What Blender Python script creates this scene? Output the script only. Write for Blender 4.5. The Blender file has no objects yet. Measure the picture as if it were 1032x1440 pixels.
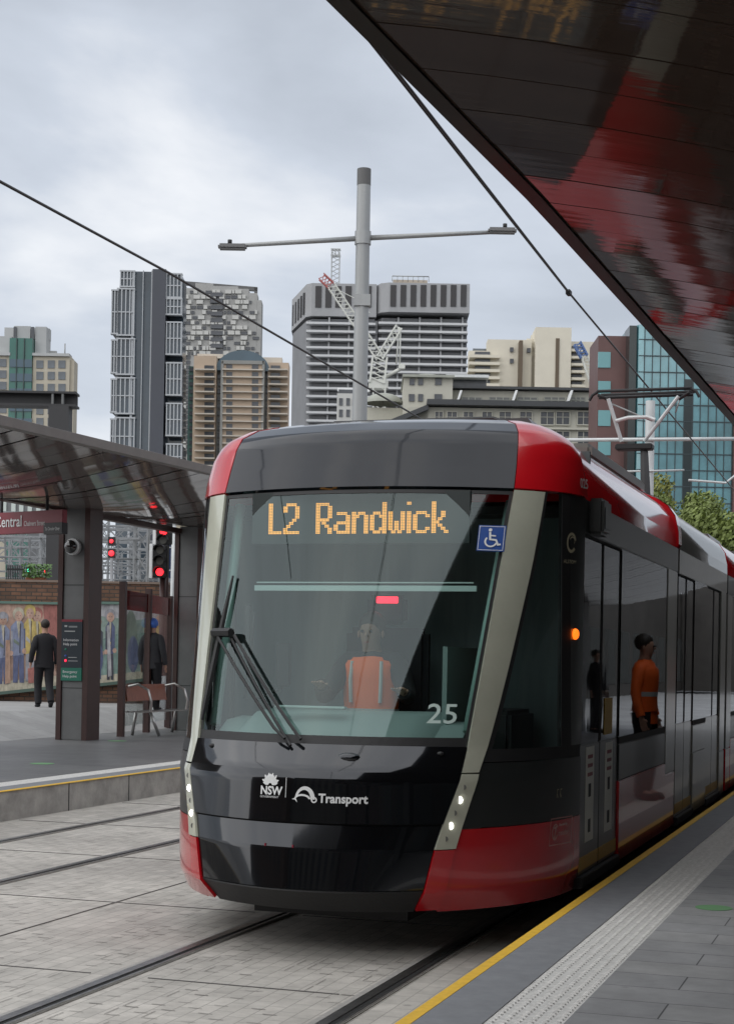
import bpy, bmesh, math, random
from math import radians, sin, cos, pi, atan, sqrt
from mathutils import Vector, Matrix
random.seed(7)
scene = bpy.context.scene
C = scene.collection
# ------------------------------------------------------------------ camera
A = atan(760/2300); ROLL = radians(1.05); EYE = 1.75; FP = 2300.0
cd = bpy.data.cameras.new('camera'); cam = bpy.data.objects.new('camera', cd); C.objects.link(cam)
cd.sensor_fit = 'VERTICAL'; cd.sensor_height = 36; cd.lens = 36*FP/1440; cd.shift_y = 210/1440
cd.clip_start = .1; cd.clip_end = 3000
cam.matrix_world = Matrix.Translation((0, 0, EYE)) @ Matrix.Rotation(A, 4, 'Z') @ Matrix.Rotation(pi/2, 4, 'X') @ Matrix.Rotation(ROLL, 4, 'Z')
scene.camera = cam
# ------------------------------------------------------------------ world, sun, exposure
SUN_EL, SUN_AZ = radians(46), radians(207)
w = bpy.data.worlds.new('World'); scene.world = w; w.use_nodes = True
nt = w.node_tree; N = nt.nodes; L = nt.links; N.clear()
out = N.new('ShaderNodeOutputWorld'); bg = N.new('ShaderNodeBackground'); L.new(bg.outputs[0], out.inputs[0])
sky = N.new('ShaderNodeTexSky'); sky.sky_type = 'NISHITA'; sky.sun_disc = False; sky.sun_elevation = SUN_EL; sky.sun_rotation = SUN_AZ
sky.air_density = 1; sky.dust_density = 1.5
tc = N.new('ShaderNodeTexCoord'); mp = N.new('ShaderNodeMapping'); mp.inputs['Scale'].default_value = (1.3, 1.3, 3.4); mp.inputs['Location'].default_value = (.35, .1, .3)
L.new(tc.outputs['Generated'], mp.inputs[0])
n1 = N.new('ShaderNodeTexNoise'); n1.inputs['Scale'].default_value = 2.3; n1.inputs['Detail'].default_value = 7; n1.inputs['Roughness'].default_value = .5; n1.inputs['Distortion'].default_value = .25
L.new(mp.outputs[0], n1.inputs[0])
cr = N.new('ShaderNodeValToRGB'); e = cr.color_ramp.elements
e[0].position = .37; e[0].color = (4.1, 4.45, 5.0, 1); e[1].position = .63; e[1].color = (7.6, 7.75, 8.0, 1)
q = cr.color_ramp.elements.new(.5); q.color = (5.2, 5.6, 6.25, 1)
L.new(n1.outputs[0], cr.inputs[0])
mx = N.new('ShaderNodeMixRGB'); mx.inputs[0].default_value = .9
L.new(sky.outputs[0], mx.inputs[1]); L.new(cr.outputs[0], mx.inputs[2])
L.new(mx.outputs[0], bg.inputs[0]); bg.inputs[1].default_value = .115
sd = bpy.data.lights.new('sun', 'SUN'); sd.energy = 2.3; sd.angle = radians(120); sd.color = (1, .97, .93)
sun = bpy.data.objects.new('sun', sd); C.objects.link(sun)
sdir = Vector((sin(SUN_AZ)*cos(SUN_EL), cos(SUN_AZ)*cos(SUN_EL), sin(SUN_EL)))
sun.rotation_euler = sdir.to_track_quat('Z', 'Y').to_euler()
vs = scene.view_settings; vs.view_transform = 'Standard'; vs.look = 'None'; vs.gamma = 1; vs.exposure = 0.15; vs.use_curve_mapping = False
# ------------------------------------------------------------------ geometry helpers
def ray(px, py):
    u = (px-516)/FP; v = (930-py)/FP
    R = u*cos(ROLL)-v*sin(ROLL); U = u*sin(ROLL)+v*cos(ROLL)
    return R, U
def atZ(px, py, Z):                       # world point seen in direction (px, py) at depth Z metres
    R, U = ray(px, py)
    return Vector(((-sin(A)+R*cos(A))*Z, (cos(A)+R*sin(A))*Z, EYE+U*Z))
def atX(px, py, X):
    R, U = ray(px, py); return atZ(px, py, X/(-sin(A)+R*cos(A)))
def atz(px, py, z):
    R, U = ray(px, py); return atZ(px, py, (z-EYE)/U)
WM = {}
def wm(o):
    return WM.get(o.name, Matrix.Identity(4))
class MB:
    def __init__(s): s.v = []; s.f = []; s.m = []; s.sm = []
    def add(s, vs, fs, mi=0, sm=False):
        b = len(s.v); s.v += [tuple(v) for v in vs]; s.f += [tuple(i+b for i in f) for f in fs]; s.m += [mi]*len(fs); s.sm += [sm]*len(fs); return s
    def box(s, x0, x1, y0, y1, z0, z1, mi=0, M=None):
        v = [Vector(p) for p in ((x0,y0,z0),(x1,y0,z0),(x1,y1,z0),(x0,y1,z0),(x0,y0,z1),(x1,y0,z1),(x1,y1,z1),(x0,y1,z1))]
        if M: v = [M@p for p in v]
        return s.add(v, [(0,3,2,1),(4,5,6,7),(0,1,5,4),(1,2,6,5),(2,3,7,6),(3,0,4,7)], mi)
    def bevbox(s, x0, x1, y0, y1, z0, z1, b=.02, mi=0, M=None):
        bm = bmesh.new(); bmesh.ops.create_cube(bm, size=1)
        for v in bm.verts: v.co = Vector(((x0+x1)/2+v.co.x*(x1-x0), (y0+y1)/2+v.co.y*(y1-y0), (z0+z1)/2+v.co.z*(z1-z0)))
        bmesh.ops.bevel(bm, geom=bm.edges[:], offset=b, segments=2, affect='EDGES')
        bm.verts.index_update()
        s.add([(M@v.co if M else v.co.copy()) for v in bm.verts], [[v.index for v in f.verts] for f in bm.faces], mi); bm.free(); return s
    def tube(s, pts, r, n=8, mi=0, cap=True):
        pts = [Vector(p) for p in pts]; rr = r if isinstance(r, (list, tuple)) else [r]*len(pts)
        vs = []; prev = None
        for i, p in enumerate(pts):
            d = (pts[min(i+1, len(pts)-1)]-pts[max(i-1, 0)]).normalized()
            if prev is None:
                a = d.orthogonal().normalized()
            else:
                a = (prev-d*prev.dot(d)).normalized()
            prev = a; b = d.cross(a)
            vs += [p+(a*cos(2*pi*k/n)+b*sin(2*pi*k/n))*rr[i] for k in range(n)]
        fs = [(i*n+k, i*n+(k+1)%n, (i+1)*n+(k+1)%n, (i+1)*n+k) for i in range(len(pts)-1) for k in range(n)]
        s.add(vs, fs, mi, True)
        if cap: s.add(vs[:n], [tuple(range(n))[::-1]], mi); s.add(vs[-n:], [tuple(range(n))], mi)
        return s
    def prism(s, poly, z0, z1, mi=0, M=None, axis='z'):
        n = len(poly)
        if axis == 'z': v = [Vector((x, y, z0)) for x, y in poly]+[Vector((x, y, z1)) for x, y in poly]
        elif axis == 'y': v = [Vector((x, z0, y)) for x, y in poly]+[Vector((x, z1, y)) for x, y in poly]
        else: v = [Vector((z0, x, y)) for x, y in poly]+[Vector((z1, x, y)) for x, y in poly]
        if M: v = [M@p for p in v]
        return s.add(v, [tuple(range(n))[::-1], tuple(range(n, 2*n))]+[(i, (i+1)%n, n+(i+1)%n, n+i) for i in range(n)], mi)
    def grid(s, rows, mi=0, sm=True):
        n = len(rows[0]); v = [p for r in rows for p in r]
        return s.add(v, [(i*n+k, i*n+k+1, (i+1)*n+k+1, (i+1)*n+k) for i in range(len(rows)-1) for k in range(n-1)], mi, sm)
    def sphere(s, c, r, seg=14, ring=9, mi=0, sc=(1,1,1)):
        c = Vector(c); rows = []
        for i in range(ring+1):
            t = pi*i/ring
            rows.append([c+Vector((r*sin(t)*cos(2*pi*k/seg)*sc[0], r*sin(t)*sin(2*pi*k/seg)*sc[1], r*cos(t)*sc[2])) for k in range(seg+1)])
        return s.grid(rows, mi)
    def build(s, name, mats, parent=None, local=True, fix=True):
        """local=False: vertices are in world coordinates."""
        me = bpy.data.meshes.new(name); v = s.v
        if not s.v: return None
        vv = [Vector(p) for p in v]
        if not local and parent is not None:
            Mi = wm(parent).inverted(); vv = [Mi@p for p in vv]
        lo = Vector([min(p[i] for p in vv) for i in range(3)]); hi = Vector([max(p[i] for p in vv) for i in range(3)])
        o0 = Vector(((lo.x+hi.x)/2, (lo.y+hi.y)/2, lo.z))
        me.from_pydata([p-o0 for p in vv], [], s.f)
        for m_ in (mats if isinstance(mats, (list, tuple)) else [mats]): me.materials.append(m_)
        for p, mi, sm in zip(me.polygons, s.m, s.sm): p.material_index = mi; p.use_smooth = sm
        if fix:
            bm = bmesh.new(); bm.from_mesh(me); bmesh.ops.remove_doubles(bm, verts=bm.verts, dist=1e-5)
            bmesh.ops.recalc_face_normals(bm, faces=bm.faces)
            for e_ in bm.edges:
                if len(e_.link_faces) == 2 and e_.calc_face_angle() > .6: e_.smooth = False
            bm.to_mesh(me); bm.free()
        o = bpy.data.objects.new(name, me); C.objects.link(o); o.location = o0
        if parent is not None: o.parent = parent
        WM[o.name] = wm(parent)@Matrix.Translation(o0) if parent is not None else Matrix.Translation(o0)
        return o
def tag(o, label=None, cat=None, group=None, kind=None):
    if label: o['label'] = label
    if cat: o['category'] = cat
    if group: o['group'] = group
    if kind: o['kind'] = kind
    return o
def empty(name, loc, rz=0, label=None, cat=None, group=None):
    o = bpy.data.objects.new(name, None); C.objects.link(o); o.location = loc; o.rotation_euler = (0, 0, rz); o.empty_display_size = .2
    WM[o.name] = Matrix.Translation(loc)@Matrix.Rotation(rz, 4, 'Z')
    return tag(o, label, cat, group)
# ------------------------------------------------------------------ materials
def mat(name, col, rough=.5, metal=0, var=0, vs=4, bump=0, bs=30, coat=0, emit=0, spec=None, stretch=None, streak=0, coord='Object', tint2=None):
    m = bpy.data.materials.new(name); m.use_nodes = True; t = m.node_tree; p = t.nodes['Principled BSDF']
    c = (*col, 1); p.inputs['Base Color'].default_value = c; p.inputs['Roughness'].default_value = rough; p.inputs['Metallic'].default_value = metal
    if coat: p.inputs['Coat Weight'].default_value = coat; p.inputs['Coat Roughness'].default_value = .04
    if spec is not None: p.inputs['IOR'].default_value = spec
    if emit: p.inputs['Emission Color'].default_value = c; p.inputs['Emission Strength'].default_value = emit
    if var or bump or streak:
        tc = t.nodes.new('ShaderNodeTexCoord'); mp = t.nodes.new('ShaderNodeMapping')
        if stretch: mp.inputs['Scale'].default_value = stretch
        t.links.new(tc.outputs[coord], mp.inputs[0])
    if var:
        n = t.nodes.new('ShaderNodeTexNoise'); n.inputs['Scale'].default_value = vs; n.inputs['Detail'].default_value = 8; n.inputs['Roughness'].default_value = .65
        t.links.new(mp.outputs[0], n.inputs[0])
        r = t.nodes.new('ShaderNodeValToRGB'); r.color_ramp.elements[0].position = .3; r.color_ramp.elements[1].position = .7
        d = tint2 or tuple(x*(1-var) for x in col); u = tuple(min(1, x*(1+var)) for x in col)
        r.color_ramp.elements[0].color = (*d, 1); r.color_ramp.elements[1].color = (*u, 1)
        t.links.new(n.outputs[0], r.inputs[0]); t.links.new(r.outputs[0], p.inputs['Base Color'])
    if bump:
        n2 = t.nodes.new('ShaderNodeTexNoise'); n2.inputs['Scale'].default_value = bs; n2.inputs['Detail'].default_value = 5
        t.links.new(mp.outputs[0], n2.inputs[0]); b = t.nodes.new('ShaderNodeBump'); b.inputs['Strength'].default_value = bump; b.inputs['Distance'].default_value = .02
        t.links.new(n2.outputs[0], b.inputs['Height']); t.links.new(b.outputs[0], p.inputs['Normal'])
        if coat: t.links.new(b.outputs[0], p.inputs['Coat Normal'])
    return m
def brickmat(name, c1, c2, mortar, bw, bh, ms, rough=.8, plane='xy', var=.15, off=.5, bump=.3, vs=3, rot=0, spots=0):
    m = bpy.data.materials.new(name); m.use_nodes = True; t = m.node_tree; p = t.nodes['Principled BSDF']; p.inputs['Roughness'].default_value = rough
    Nn = t.nodes.new; tc = Nn('ShaderNodeTexCoord'); mp = Nn('ShaderNodeMapping')
    if plane == 'xz': mp.inputs['Rotation'].default_value = (radians(-90), 0, 0)
    if plane == 'yz':
        mp.vector_type = 'POINT'
        sx = Nn('ShaderNodeSeparateXYZ'); cx_ = Nn('ShaderNodeCombineXYZ'); t.links.new(tc.outputs['Object'], sx.inputs[0]); t.links.new(sx.outputs[1], cx_.inputs[0]); t.links.new(sx.outputs[2], cx_.inputs[1]); t.links.new(cx_.outputs[0], mp.inputs[0])
    else: t.links.new(tc.outputs['Object'], mp.inputs[0])
    if rot: mp.inputs['Rotation'].default_value = (0, 0, rot)
    b = Nn('ShaderNodeTexBrick'); b.offset = off; b.inputs['Scale'].default_value = 1; b.inputs['Brick Width'].default_value = bw; b.inputs['Row Height'].default_value = bh; b.inputs['Mortar Size'].default_value = ms
    b.inputs['Mortar Smooth'].default_value = .15; b.inputs['Bias'].default_value = 0
    b.inputs['Color1'].default_value = (*c1, 1); b.inputs['Color2'].default_value = (*c2, 1); b.inputs['Mortar'].default_value = (*mortar, 1)
    t.links.new(mp.outputs[0], b.inputs[0])
    n = Nn('ShaderNodeTexNoise'); n.inputs['Scale'].default_value = vs; n.inputs['Detail'].default_value = 9; n.inputs['Roughness'].default_value = .7; t.links.new(tc.outputs['Object'], n.inputs[0])
    mr = Nn('ShaderNodeMapRange'); mr.inputs[1].default_value = .3; mr.inputs[2].default_value = .7; mr.inputs[3].default_value = 1-var; mr.inputs[4].default_value = 1+var
    t.links.new(n.outputs[0], mr.inputs[0]); mu = Nn('ShaderNodeMixRGB'); mu.blend_type = 'MULTIPLY'; mu.inputs[0].default_value = 1
    t.links.new(b.outputs[0], mu.inputs[1]); t.links.new(mr.outputs[0], mu.inputs[2]); last = mu
    if spots:
        vo = Nn('ShaderNodeTexVoronoi'); vo.inputs['Scale'].default_value = 3.2; t.links.new(tc.outputs['Object'], vo.inputs[0])
        m1 = Nn('ShaderNodeMapRange'); m1.inputs[1].default_value = .05; m1.inputs[2].default_value = .09; m1.inputs[3].default_value = .68; m1.inputs[4].default_value = 1; t.links.new(vo.outputs[0], m1.inputs[0])
        n3 = Nn('ShaderNodeTexNoise'); n3.inputs['Scale'].default_value = .55; n3.inputs['Detail'].default_value = 6; t.links.new(tc.outputs['Object'], n3.inputs[0])
        m2 = Nn('ShaderNodeMapRange'); m2.inputs[1].default_value = .35; m2.inputs[2].default_value = .65; m2.inputs[3].default_value = .82; m2.inputs[4].default_value = 1.1; t.links.new(n3.outputs[0], m2.inputs[0])
        for q in (m1, m2):
            u = Nn('ShaderNodeMixRGB'); u.blend_type = 'MULTIPLY'; u.inputs[0].default_value = 1; t.links.new(last.outputs[0], u.inputs[1]); t.links.new(q.outputs[0], u.inputs[2]); last = u
    t.links.new(last.outputs[0], p.inputs['Base Color'])
    bp = Nn('ShaderNodeBump'); bp.inputs['Strength'].default_value = bump; bp.inputs['Distance'].default_value = .006; bp.invert = True
    t.links.new(b.outputs[1], bp.inputs['Height']); t.links.new(bp.outputs[0], p.inputs['Normal'])
    return m
def glassmat(name, tint, ior=1.6, rough=.02, bump=0, bs=3, stretch=None, refl=(.95, .97, 1)):
    m = bpy.data.materials.new(name); m.use_nodes = True; t = m.node_tree; t.nodes.clear(); Nn = t.nodes.new
    o = Nn('ShaderNodeOutputMaterial'); mxx = Nn('ShaderNodeMixShader'); f = Nn('ShaderNodeFresnel'); ge = Nn('ShaderNodeNewGeometry'); mi = Nn('ShaderNodeMapRange'); mi.inputs[3].default_value = ior; mi.inputs[4].default_value = 1/ior; t.links.new(ge.outputs['Backfacing'], mi.inputs[0]); t.links.new(mi.outputs[0], f.inputs[0])
    tr = Nn('ShaderNodeBsdfTransparent'); tr.inputs[0].default_value = (*tint, 1); g = Nn('ShaderNodeBsdfGlossy'); g.inputs['Roughness'].default_value = rough; g.inputs[0].default_value = (*refl, 1)
    t.links.new(f.outputs[0], mxx.inputs[0]); t.links.new(tr.outputs[0], mxx.inputs[1]); t.links.new(g.outputs[0], mxx.inputs[2]); t.links.new(mxx.outputs[0], o.inputs[0])
    if bump:
        tc = Nn('ShaderNodeTexCoord'); mp = Nn('ShaderNodeMapping'); t.links.new(tc.outputs['Object'], mp.inputs[0])
        if stretch: mp.inputs['Scale'].default_value = stretch
        n2 = Nn('ShaderNodeTexNoise'); n2.inputs['Scale'].default_value = bs; t.links.new(mp.outputs[0], n2.inputs[0])
        b = Nn('ShaderNodeBump'); b.inputs['Strength'].default_value = bump; b.inputs['Distance'].default_value = .02
        t.links.new(n2.outputs[0], b.inputs['Height']); t.links.new(b.outputs[0], g.inputs['Normal'])
    return m
M = {}
M['asphalt'] = mat('asphalt', (.11,.11,.11), .85, var=.25, vs=6, bump=.2, bs=60)
M['rail'] = mat('rail_steel', (.42,.41,.4), .33, 1, var=.25, vs=9)
M['groove'] = mat('rail_groove', (.015,.015,.015), .9)
M['railbed'] = mat('rail_bed', (.33,.32,.3), .8, var=.2, vs=14)
M['yellow'] = mat('yellow_paint', (.85,.52,.05), .6, var=.12, vs=20)
M['edgeband'] = mat('platform_edge', (.24,.25,.265), .62, var=.12, vs=9, bump=.08, bs=80)
M['kerb'] = mat('kerb_concrete', (.34,.33,.31), .85, var=.3, vs=3.2, bump=.3, bs=18)
M['tactile'] = mat('tactile_tile', (.68,.67,.64), .7, var=.22, vs=30)
M['soffit'] = mat('soffit_panel', (.055,.037,.029), .045, 0, bump=.1, bs=1.5, spec=1.36, stretch=(.35,2.2,1), var=.2, vs=1.2)
M['soffitL'] = mat('shelter_soffit_panel', (.15,.135,.125), .08, 0, bump=.1, bs=1.5, spec=1.6, stretch=(.5,1.3,1), var=.12, vs=1)
M['fascia'] = mat('canopy_fascia', (.04,.03,.028), .3, .2)
M['fasciaL'] = mat('shelter_fascia', (.27,.26,.25), .45, .3, var=.1)
M['brownsteel'] = mat('brown_steel', (.055,.028,.025), .4, .1, var=.15)
M['greypanel'] = mat('grey_panel', (.145,.15,.15), .55, .1, var=.15, vs=2)
M['steelbright'] = mat('stainless_steel', (.42,.41,.4), .32, .9, var=.1)
M['wood'] = mat('bench_timber', (.28,.09,.05), .45, var=.3, vs=6, stretch=(1,8,1))
M['polegrey'] = mat('galvanised_pole', (.33,.34,.34), .45, .35, var=.12, vs=1.5, stretch=(1,1,.2))
M['polewhite'] = mat('pale_pole', (.55,.57,.57), .45, .2, var=.12, vs=2)
M['black'] = mat('matt_black', (.012,.012,.013), .6)
M['rubber'] = mat('black_rubber', (.014,.014,.015), .55, bump=.1)
M['wire'] = mat('wire', (.02,.02,.02), .5)
M['tramblack'] = mat('gloss_black_paint', (.014,.016,.02), .1, .75, coat=.8, spec=1.5, bump=.012, bs=1.8)
M['tramside'] = mat('charcoal_panel', (.02,.022,.022), .32, coat=.18, bump=.01, bs=2)
M['brow'] = mat('dark_gloss_brow', (.008,.011,.017), .07, 0, coat=0, spec=1.45, bump=.012, bs=2)
M['tramred'] = mat('red_paint', (.52,.006,.012), .2, coat=.8, bump=.01, bs=1.6, var=.06, vs=3)
M['tramgrey'] = mat('silver_paint', (.27,.27,.25), .32, .5, coat=.5, var=.06)
M['pillar'] = mat('brushed_pillar', (.6,.61,.5), .26, .25, coat=.6, var=.08, vs=3)
M['lampstrip'] = mat('lamp_strip', (.6,.61,.5), .25, .1, coat=.8)
M['roof'] = mat('tram_roof', (.09,.09,.092), .4, .2)
M['screen'] = glassmat('windscreen_glass', (.74,.85,.83), 1.66, .015, .01, 1.5, refl=(.8,.92,.93))
M['sideglass'] = glassmat('tinted_glass', (.05,.055,.055), 1.36, .02, .03, 2)
M['cabglass'] = glassmat('cab_glass', (.62,.7,.68), 1.5, .015)
M['clear'] = glassmat('clear_glass', (.93,.95,.94), 1.45, .01)
M['intdark'] = mat('interior_dark', (.03,.035,.036), .7)
M['intteal'] = mat('interior_teal', (.2,.26,.25), .6)
M['inthi'] = mat('interior_light', (.5,.6,.58), .5)
M['seat'] = mat('seat_fabric', (.02,.02,.025), .9)
M['led'] = mat('led_amber', (1,.42,.08), .5, emit=1.15)
M['redled'] = mat('red_led', (1,.02,.06), .5, emit=1.6)
M['whitelamp'] = mat('lit_lamp', (1,.98,.95), .3, emit=9)
M['amber'] = mat('amber_lamp', (1,.16,.01), .4, emit=1.6)
M['lens'] = mat('unlit_lens', (.12,.12,.11), .2, coat=1)
M['white'] = mat('white_mark', (.75,.76,.76), .5)
M['whitedim'] = mat('pale_mark', (.4,.42,.42), .5)
M['gold'] = mat('pale_gold_mark', (.42,.38,.26), .5)
M['blue'] = mat('blue_sign', (.015,.07,.3), .45)
M['navy'] = mat('navy_banner', (.012,.03,.1), .6)
M['signred'] = mat('dark_red_sign', (.22,.02,.035), .45)
M['green'] = mat('green_sign', (.01,.15,.1), .5)
M['greendisc'] = mat('green_decal', (.2,.42,.2), .7)
M['redlight'] = mat('red_signal', (1,.02,.03), .5, emit=2.6)
M['greenlight'] = mat('green_signal', (.05,.9,.5), .5, emit=1.5)
M['orangelight'] = mat('orange_signal', (1,.3,.02), .5, emit=1.5)
M['gantry'] = mat('gantry_steel', (.24,.25,.26), .6, .3, var=.2)
M['skin'] = mat('skin', (.42,.24,.17), .55)
M['suit'] = mat('black_suit', (.012,.012,.015), .85)
M['hair'] = mat('dark_hair', (.02,.014,.01), .6)
M['vest'] = mat('orange_vest', (.95,.15,.02), .7)
M['silverband'] = mat('reflective_band', (.5,.52,.5), .4)
M['jacket'] = mat('charcoal_jacket', (.035,.035,.04), .85)
M['capblue'] = mat('blue_cap', (.06,.16,.55), .6, var=.2)
M['sticker'] = mat('door_sticker', (.75,.75,.7), .5)
M['stickeryellow'] = mat('yellow_notice', (.5,.3,.04), .5)
M['bark'] = mat('bark', (.08,.06,.045), .9, var=.3)
M['soffit'].node_tree.nodes['Principled BSDF'].inputs['Specular Tint'].default_value = (.85, .7, .6, 1); M['soffit'].node_tree.nodes['Principled BSDF'].inputs['Specular IOR Level'].default_value = .14
M['soffitL'].node_tree.nodes['Principled BSDF'].inputs['Specular Tint'].default_value = (1, .88, .8, 1)
# ground surfaces
M['paver'] = brickmat('light_pavers', (.48,.455,.415), (.42,.4,.365), (.3,.285,.26), .2, .1, .0035, var=.2, bump=.35, vs=5, rot=radians(90), spots=1)
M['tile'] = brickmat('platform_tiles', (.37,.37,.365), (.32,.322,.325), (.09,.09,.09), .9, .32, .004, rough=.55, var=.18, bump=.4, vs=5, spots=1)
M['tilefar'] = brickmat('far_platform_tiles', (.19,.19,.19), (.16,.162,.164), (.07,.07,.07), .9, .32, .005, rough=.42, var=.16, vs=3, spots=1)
M['foot'] = brickmat('footpath_tiles', (.35,.35,.345), (.31,.31,.305), (.25,.25,.25), .6, .4, .006, rough=.7, var=.12, vs=1.5)
M['brick'] = brickmat('brown_brick', (.17,.085,.05), (.1,.055,.035), (.05,.04,.033), .23, .086, .012, plane='xz', var=.3)
M['brickpale'] = brickmat('pale_brick', (.3,.21,.14), (.24,.16,.1), (.12,.1,.08), .23, .086, .012, plane='xz', var=.2)
# ------------------------------------------------------------------ ground, road, rails, platforms
def sheet(name, x0, x1, y0, y1, z, m, kind='structure', z0=None):
    b = MB()
    if z0 is None: b.add([(x0,y0,z),(x1,y0,z),(x1,y1,z),(x0,y1,z)], [(0,1,2,3)])
    else: b.box(x0, x1, y0, y1, z0, z)
    o = b.build(name, m); tag(o, kind=kind); return o
sheet('ground', -1500, 1500, -1500, 1500, -.03, M['asphalt'])
sheet('tramway', -8.97, -1.9, -12, 90, 0, M['paver'])
b = MB()
for i in range(-6, 46):                   # transverse slab joints
    y = i*2.4+.9
    b.box(-8.9, -4.25, y, y+.012, .0005, .004); b.box(-3.9, -2.8, y, y+.012, .0005, .004)
for x in (-5.32,): b.box(x-.006, x+.006, -12, 90, .0006, .0045)
j = b.build('paving_joints', mat('joint', (.12,.115,.11), .9)); tag(j, kind='structure')
# short dark dashes: the open cross joints between pavers
b = MB()
rnd = random.Random(3)
for row in range(int((8.9-2.0)/.1)):
    x = -8.9+row*.1
    if any(abs(x-r) < .15 for r in (-8.02, -6.585, -4.07, -2.63)) : continue
    if -2.5 < x: continue
    for k in range(0, 150):
        y = 3+k*.2+(row%2)*.1
        if rnd.random() < .5 and (k//4+row//3)%5 != 0:
            w_ = rnd.uniform(.004, .009); b.add([(x+.012,y,.003),(x+.088,y,.003),(x+.088,y+w_,.003),(x+.012,y+w_,.003)], [(0,1,2,3)])
        if rnd.random() < .12:
            b.add([(x,y,.003),(x+.004,y,.003),(x+.004,y+.16,.003),(x,y+.16,.003)], [(0,1,2,3)])
tag(b.build('paver_gaps', mat('paver_gap', (.14,.13,.12), .95), fix=False), kind='structure')
for k, x in enumerate((-8.02, -6.585, -4.07, -2.63)):
    s_ = 1 if k%2 == 0 else -1
    r = empty('tram_rail', (x, 20, 0), label=['outer grooved rail of the far track beside the far platform kerb', 'inner grooved rail of the far track', 'left grooved rail running under the tram', 'right grooved rail nearest the yellow platform line'][k], cat='rail', group='grooved tram rails')
    MB().box(x-.075, x+.085, -12, 90, .001, .0065).build('rail_bed', M['railbed'], r, False)
    b = MB(); b.box(x-.03, x+.028, -12, 90, .002, .014); b.box(x+.062, x+.078, -12, 90, .002, .013); b.build('rail_head', M['rail'], r, False)
    MB().box(x+.0285, x+.0615, -12, 90, .002, .0085).build('groove', M['groove'], r, False)
# near platform (its parts are the pavement's own finishes)
def plat_strip(name, x0, x1, z, m, zb): 
    o = MB().box(x0, x1, -12, 90, zb, z).build(name, m); tag(o, kind='structure'); return o
plat_strip('platform_kerb', -1.895, -1.84, .316, M['kerb'], -.02)
plat_strip('platform_yellow_line', -1.9, -1.842, .3205, M['yellow'], .3165)
plat_strip('platform_edge_band', -1.8395, -1.58, .32, M['edgeband'], -.02)
plat_strip('platform', -1.2785, 12, .32, M['tile'], -.02)
b = MB(); b.box(-1.578, -1.28, -12, 90, -.02, .317)
for i in range(6):
    x = -1.557+i*.0507
    y = 2.0
    while y < 32:
        ln = .03; z1 = .3215
        b.add([(x-.013,y,.317),(x+.013,y,.317),(x+.013,y+ln,.317),(x-.013,y+ln,.317),(x-.007,y+.006,z1),(x+.007,y+.006,z1),(x+.007,y+ln-.006,z1),(x-.007,y+ln-.006,z1)], [(4,5,6,7),(0,1,5,4),(1,2,6,5),(2,3,7,6),(3,0,4,7)])
        y += .05
tag(b.build('tactile_paving', M['tactile'], fix=False), kind='structure')
b = MB(); b.prism([(.11*cos(t*pi/12), .11*sin(t*pi/12)) for t in range(24)], .3215, .3235, M=Matrix.Translation(atz(1003, 1277, 0.32)*Vector.Fill(3, 1)-Vector((0,0,.32))))
tag(b.build('floor_marker', M['greendisc']), 'green disc decal on the grey platform tiles beside the tactile strip', 'floor decal')
for px, py, lab in ((60, 1074, 'pale green disc decal on the far platform in front of the help point column'), (165, 1042, 'pale disc decal on the far platform just right of the help point column')):
    b = MB(); b.prism([(.16*cos(t*pi/12), .16*sin(t*pi/12)) for t in range(24)], .3215, .3235, M=Matrix.Translation(atz(px, py, .32)-Vector((0,0,.32))))
    tag(b.build('floor_marker', M['greendisc']), lab, 'floor decal')
# far platform
tag(MB().box(-9.02, -8.97, -12, 90, -.02, .314).box(-9.5, -9.021, -12, 90, -.02, .314).build('far_platform_kerb', M['kerb']), kind='structure')
b = MB()
for i in range(-5, 50): b.box(-8.969, -8.966, i*1.5, i*1.5+.014, 0, .31)
tag(b.build('kerb_joints', M['groove']), kind='structure')
tag(MB().box(-9.025, -8.955, -12, 90, .3145, .32).build('far_platform_yellow_line', M['yellow']), kind='structure')
tag(MB().box(-9.3, -9.026, -12, 90, .3145, .3195).build('far_platform_edge_band', M['edgeband']), kind='structure')
tag(MB().box(-9.6, -9.301, -12, 90, .3145, .3192).build('far_tactile_paving', M['tactile']), kind='structure')
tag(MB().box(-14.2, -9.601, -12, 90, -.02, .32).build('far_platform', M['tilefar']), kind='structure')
P0 = Vector((-14.2, 0, .32))
b = MB(); b.add([(-14.2,-12,.32),(-14.2,90,.32),(-15.6,90,.72),(-15.6,-12,.72)], [(0,1,2,3)]); b.add([(-15.6,-12,.72),(-15.6,90,.72),(-60,90,.72),(-60,-12,.72)], [(0,1,2,3)])
tag(b.build('footpath', M['foot']), kind='structure')
sheet('grass', 12, 60, -12, 90, .3, M['asphalt']).name = 'plaza'
# ------------------------------------------------------------------ text helper
def textmesh(body, size, name, m, parent, fn, bold=0, shear=0, sx=1, align='LEFT', sub=0):
    """fn maps (u, v) in metres to a world point"""
    cu = bpy.data.curves.new('t', 'FONT'); cu.body = body; cu.size = size; cu.resolution_u = 3; cu.offset = bold; cu.shear = shear; cu.align_x = align
    o = bpy.data.objects.new('t', cu); C.objects.link(o); bpy.context.view_layer.update()
    me = bpy.data.meshes.new_from_object(o.evaluated_get(bpy.context.evaluated_depsgraph_get())); bpy.data.objects.remove(o)
    b = MB(); b.add([fn(v.co.x*sx, v.co.y) for v in me.vertices], [tuple(p.vertices) for p in me.polygons]); bpy.data.meshes.remove(me)
    return b.build(name, m, parent, False)
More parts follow.
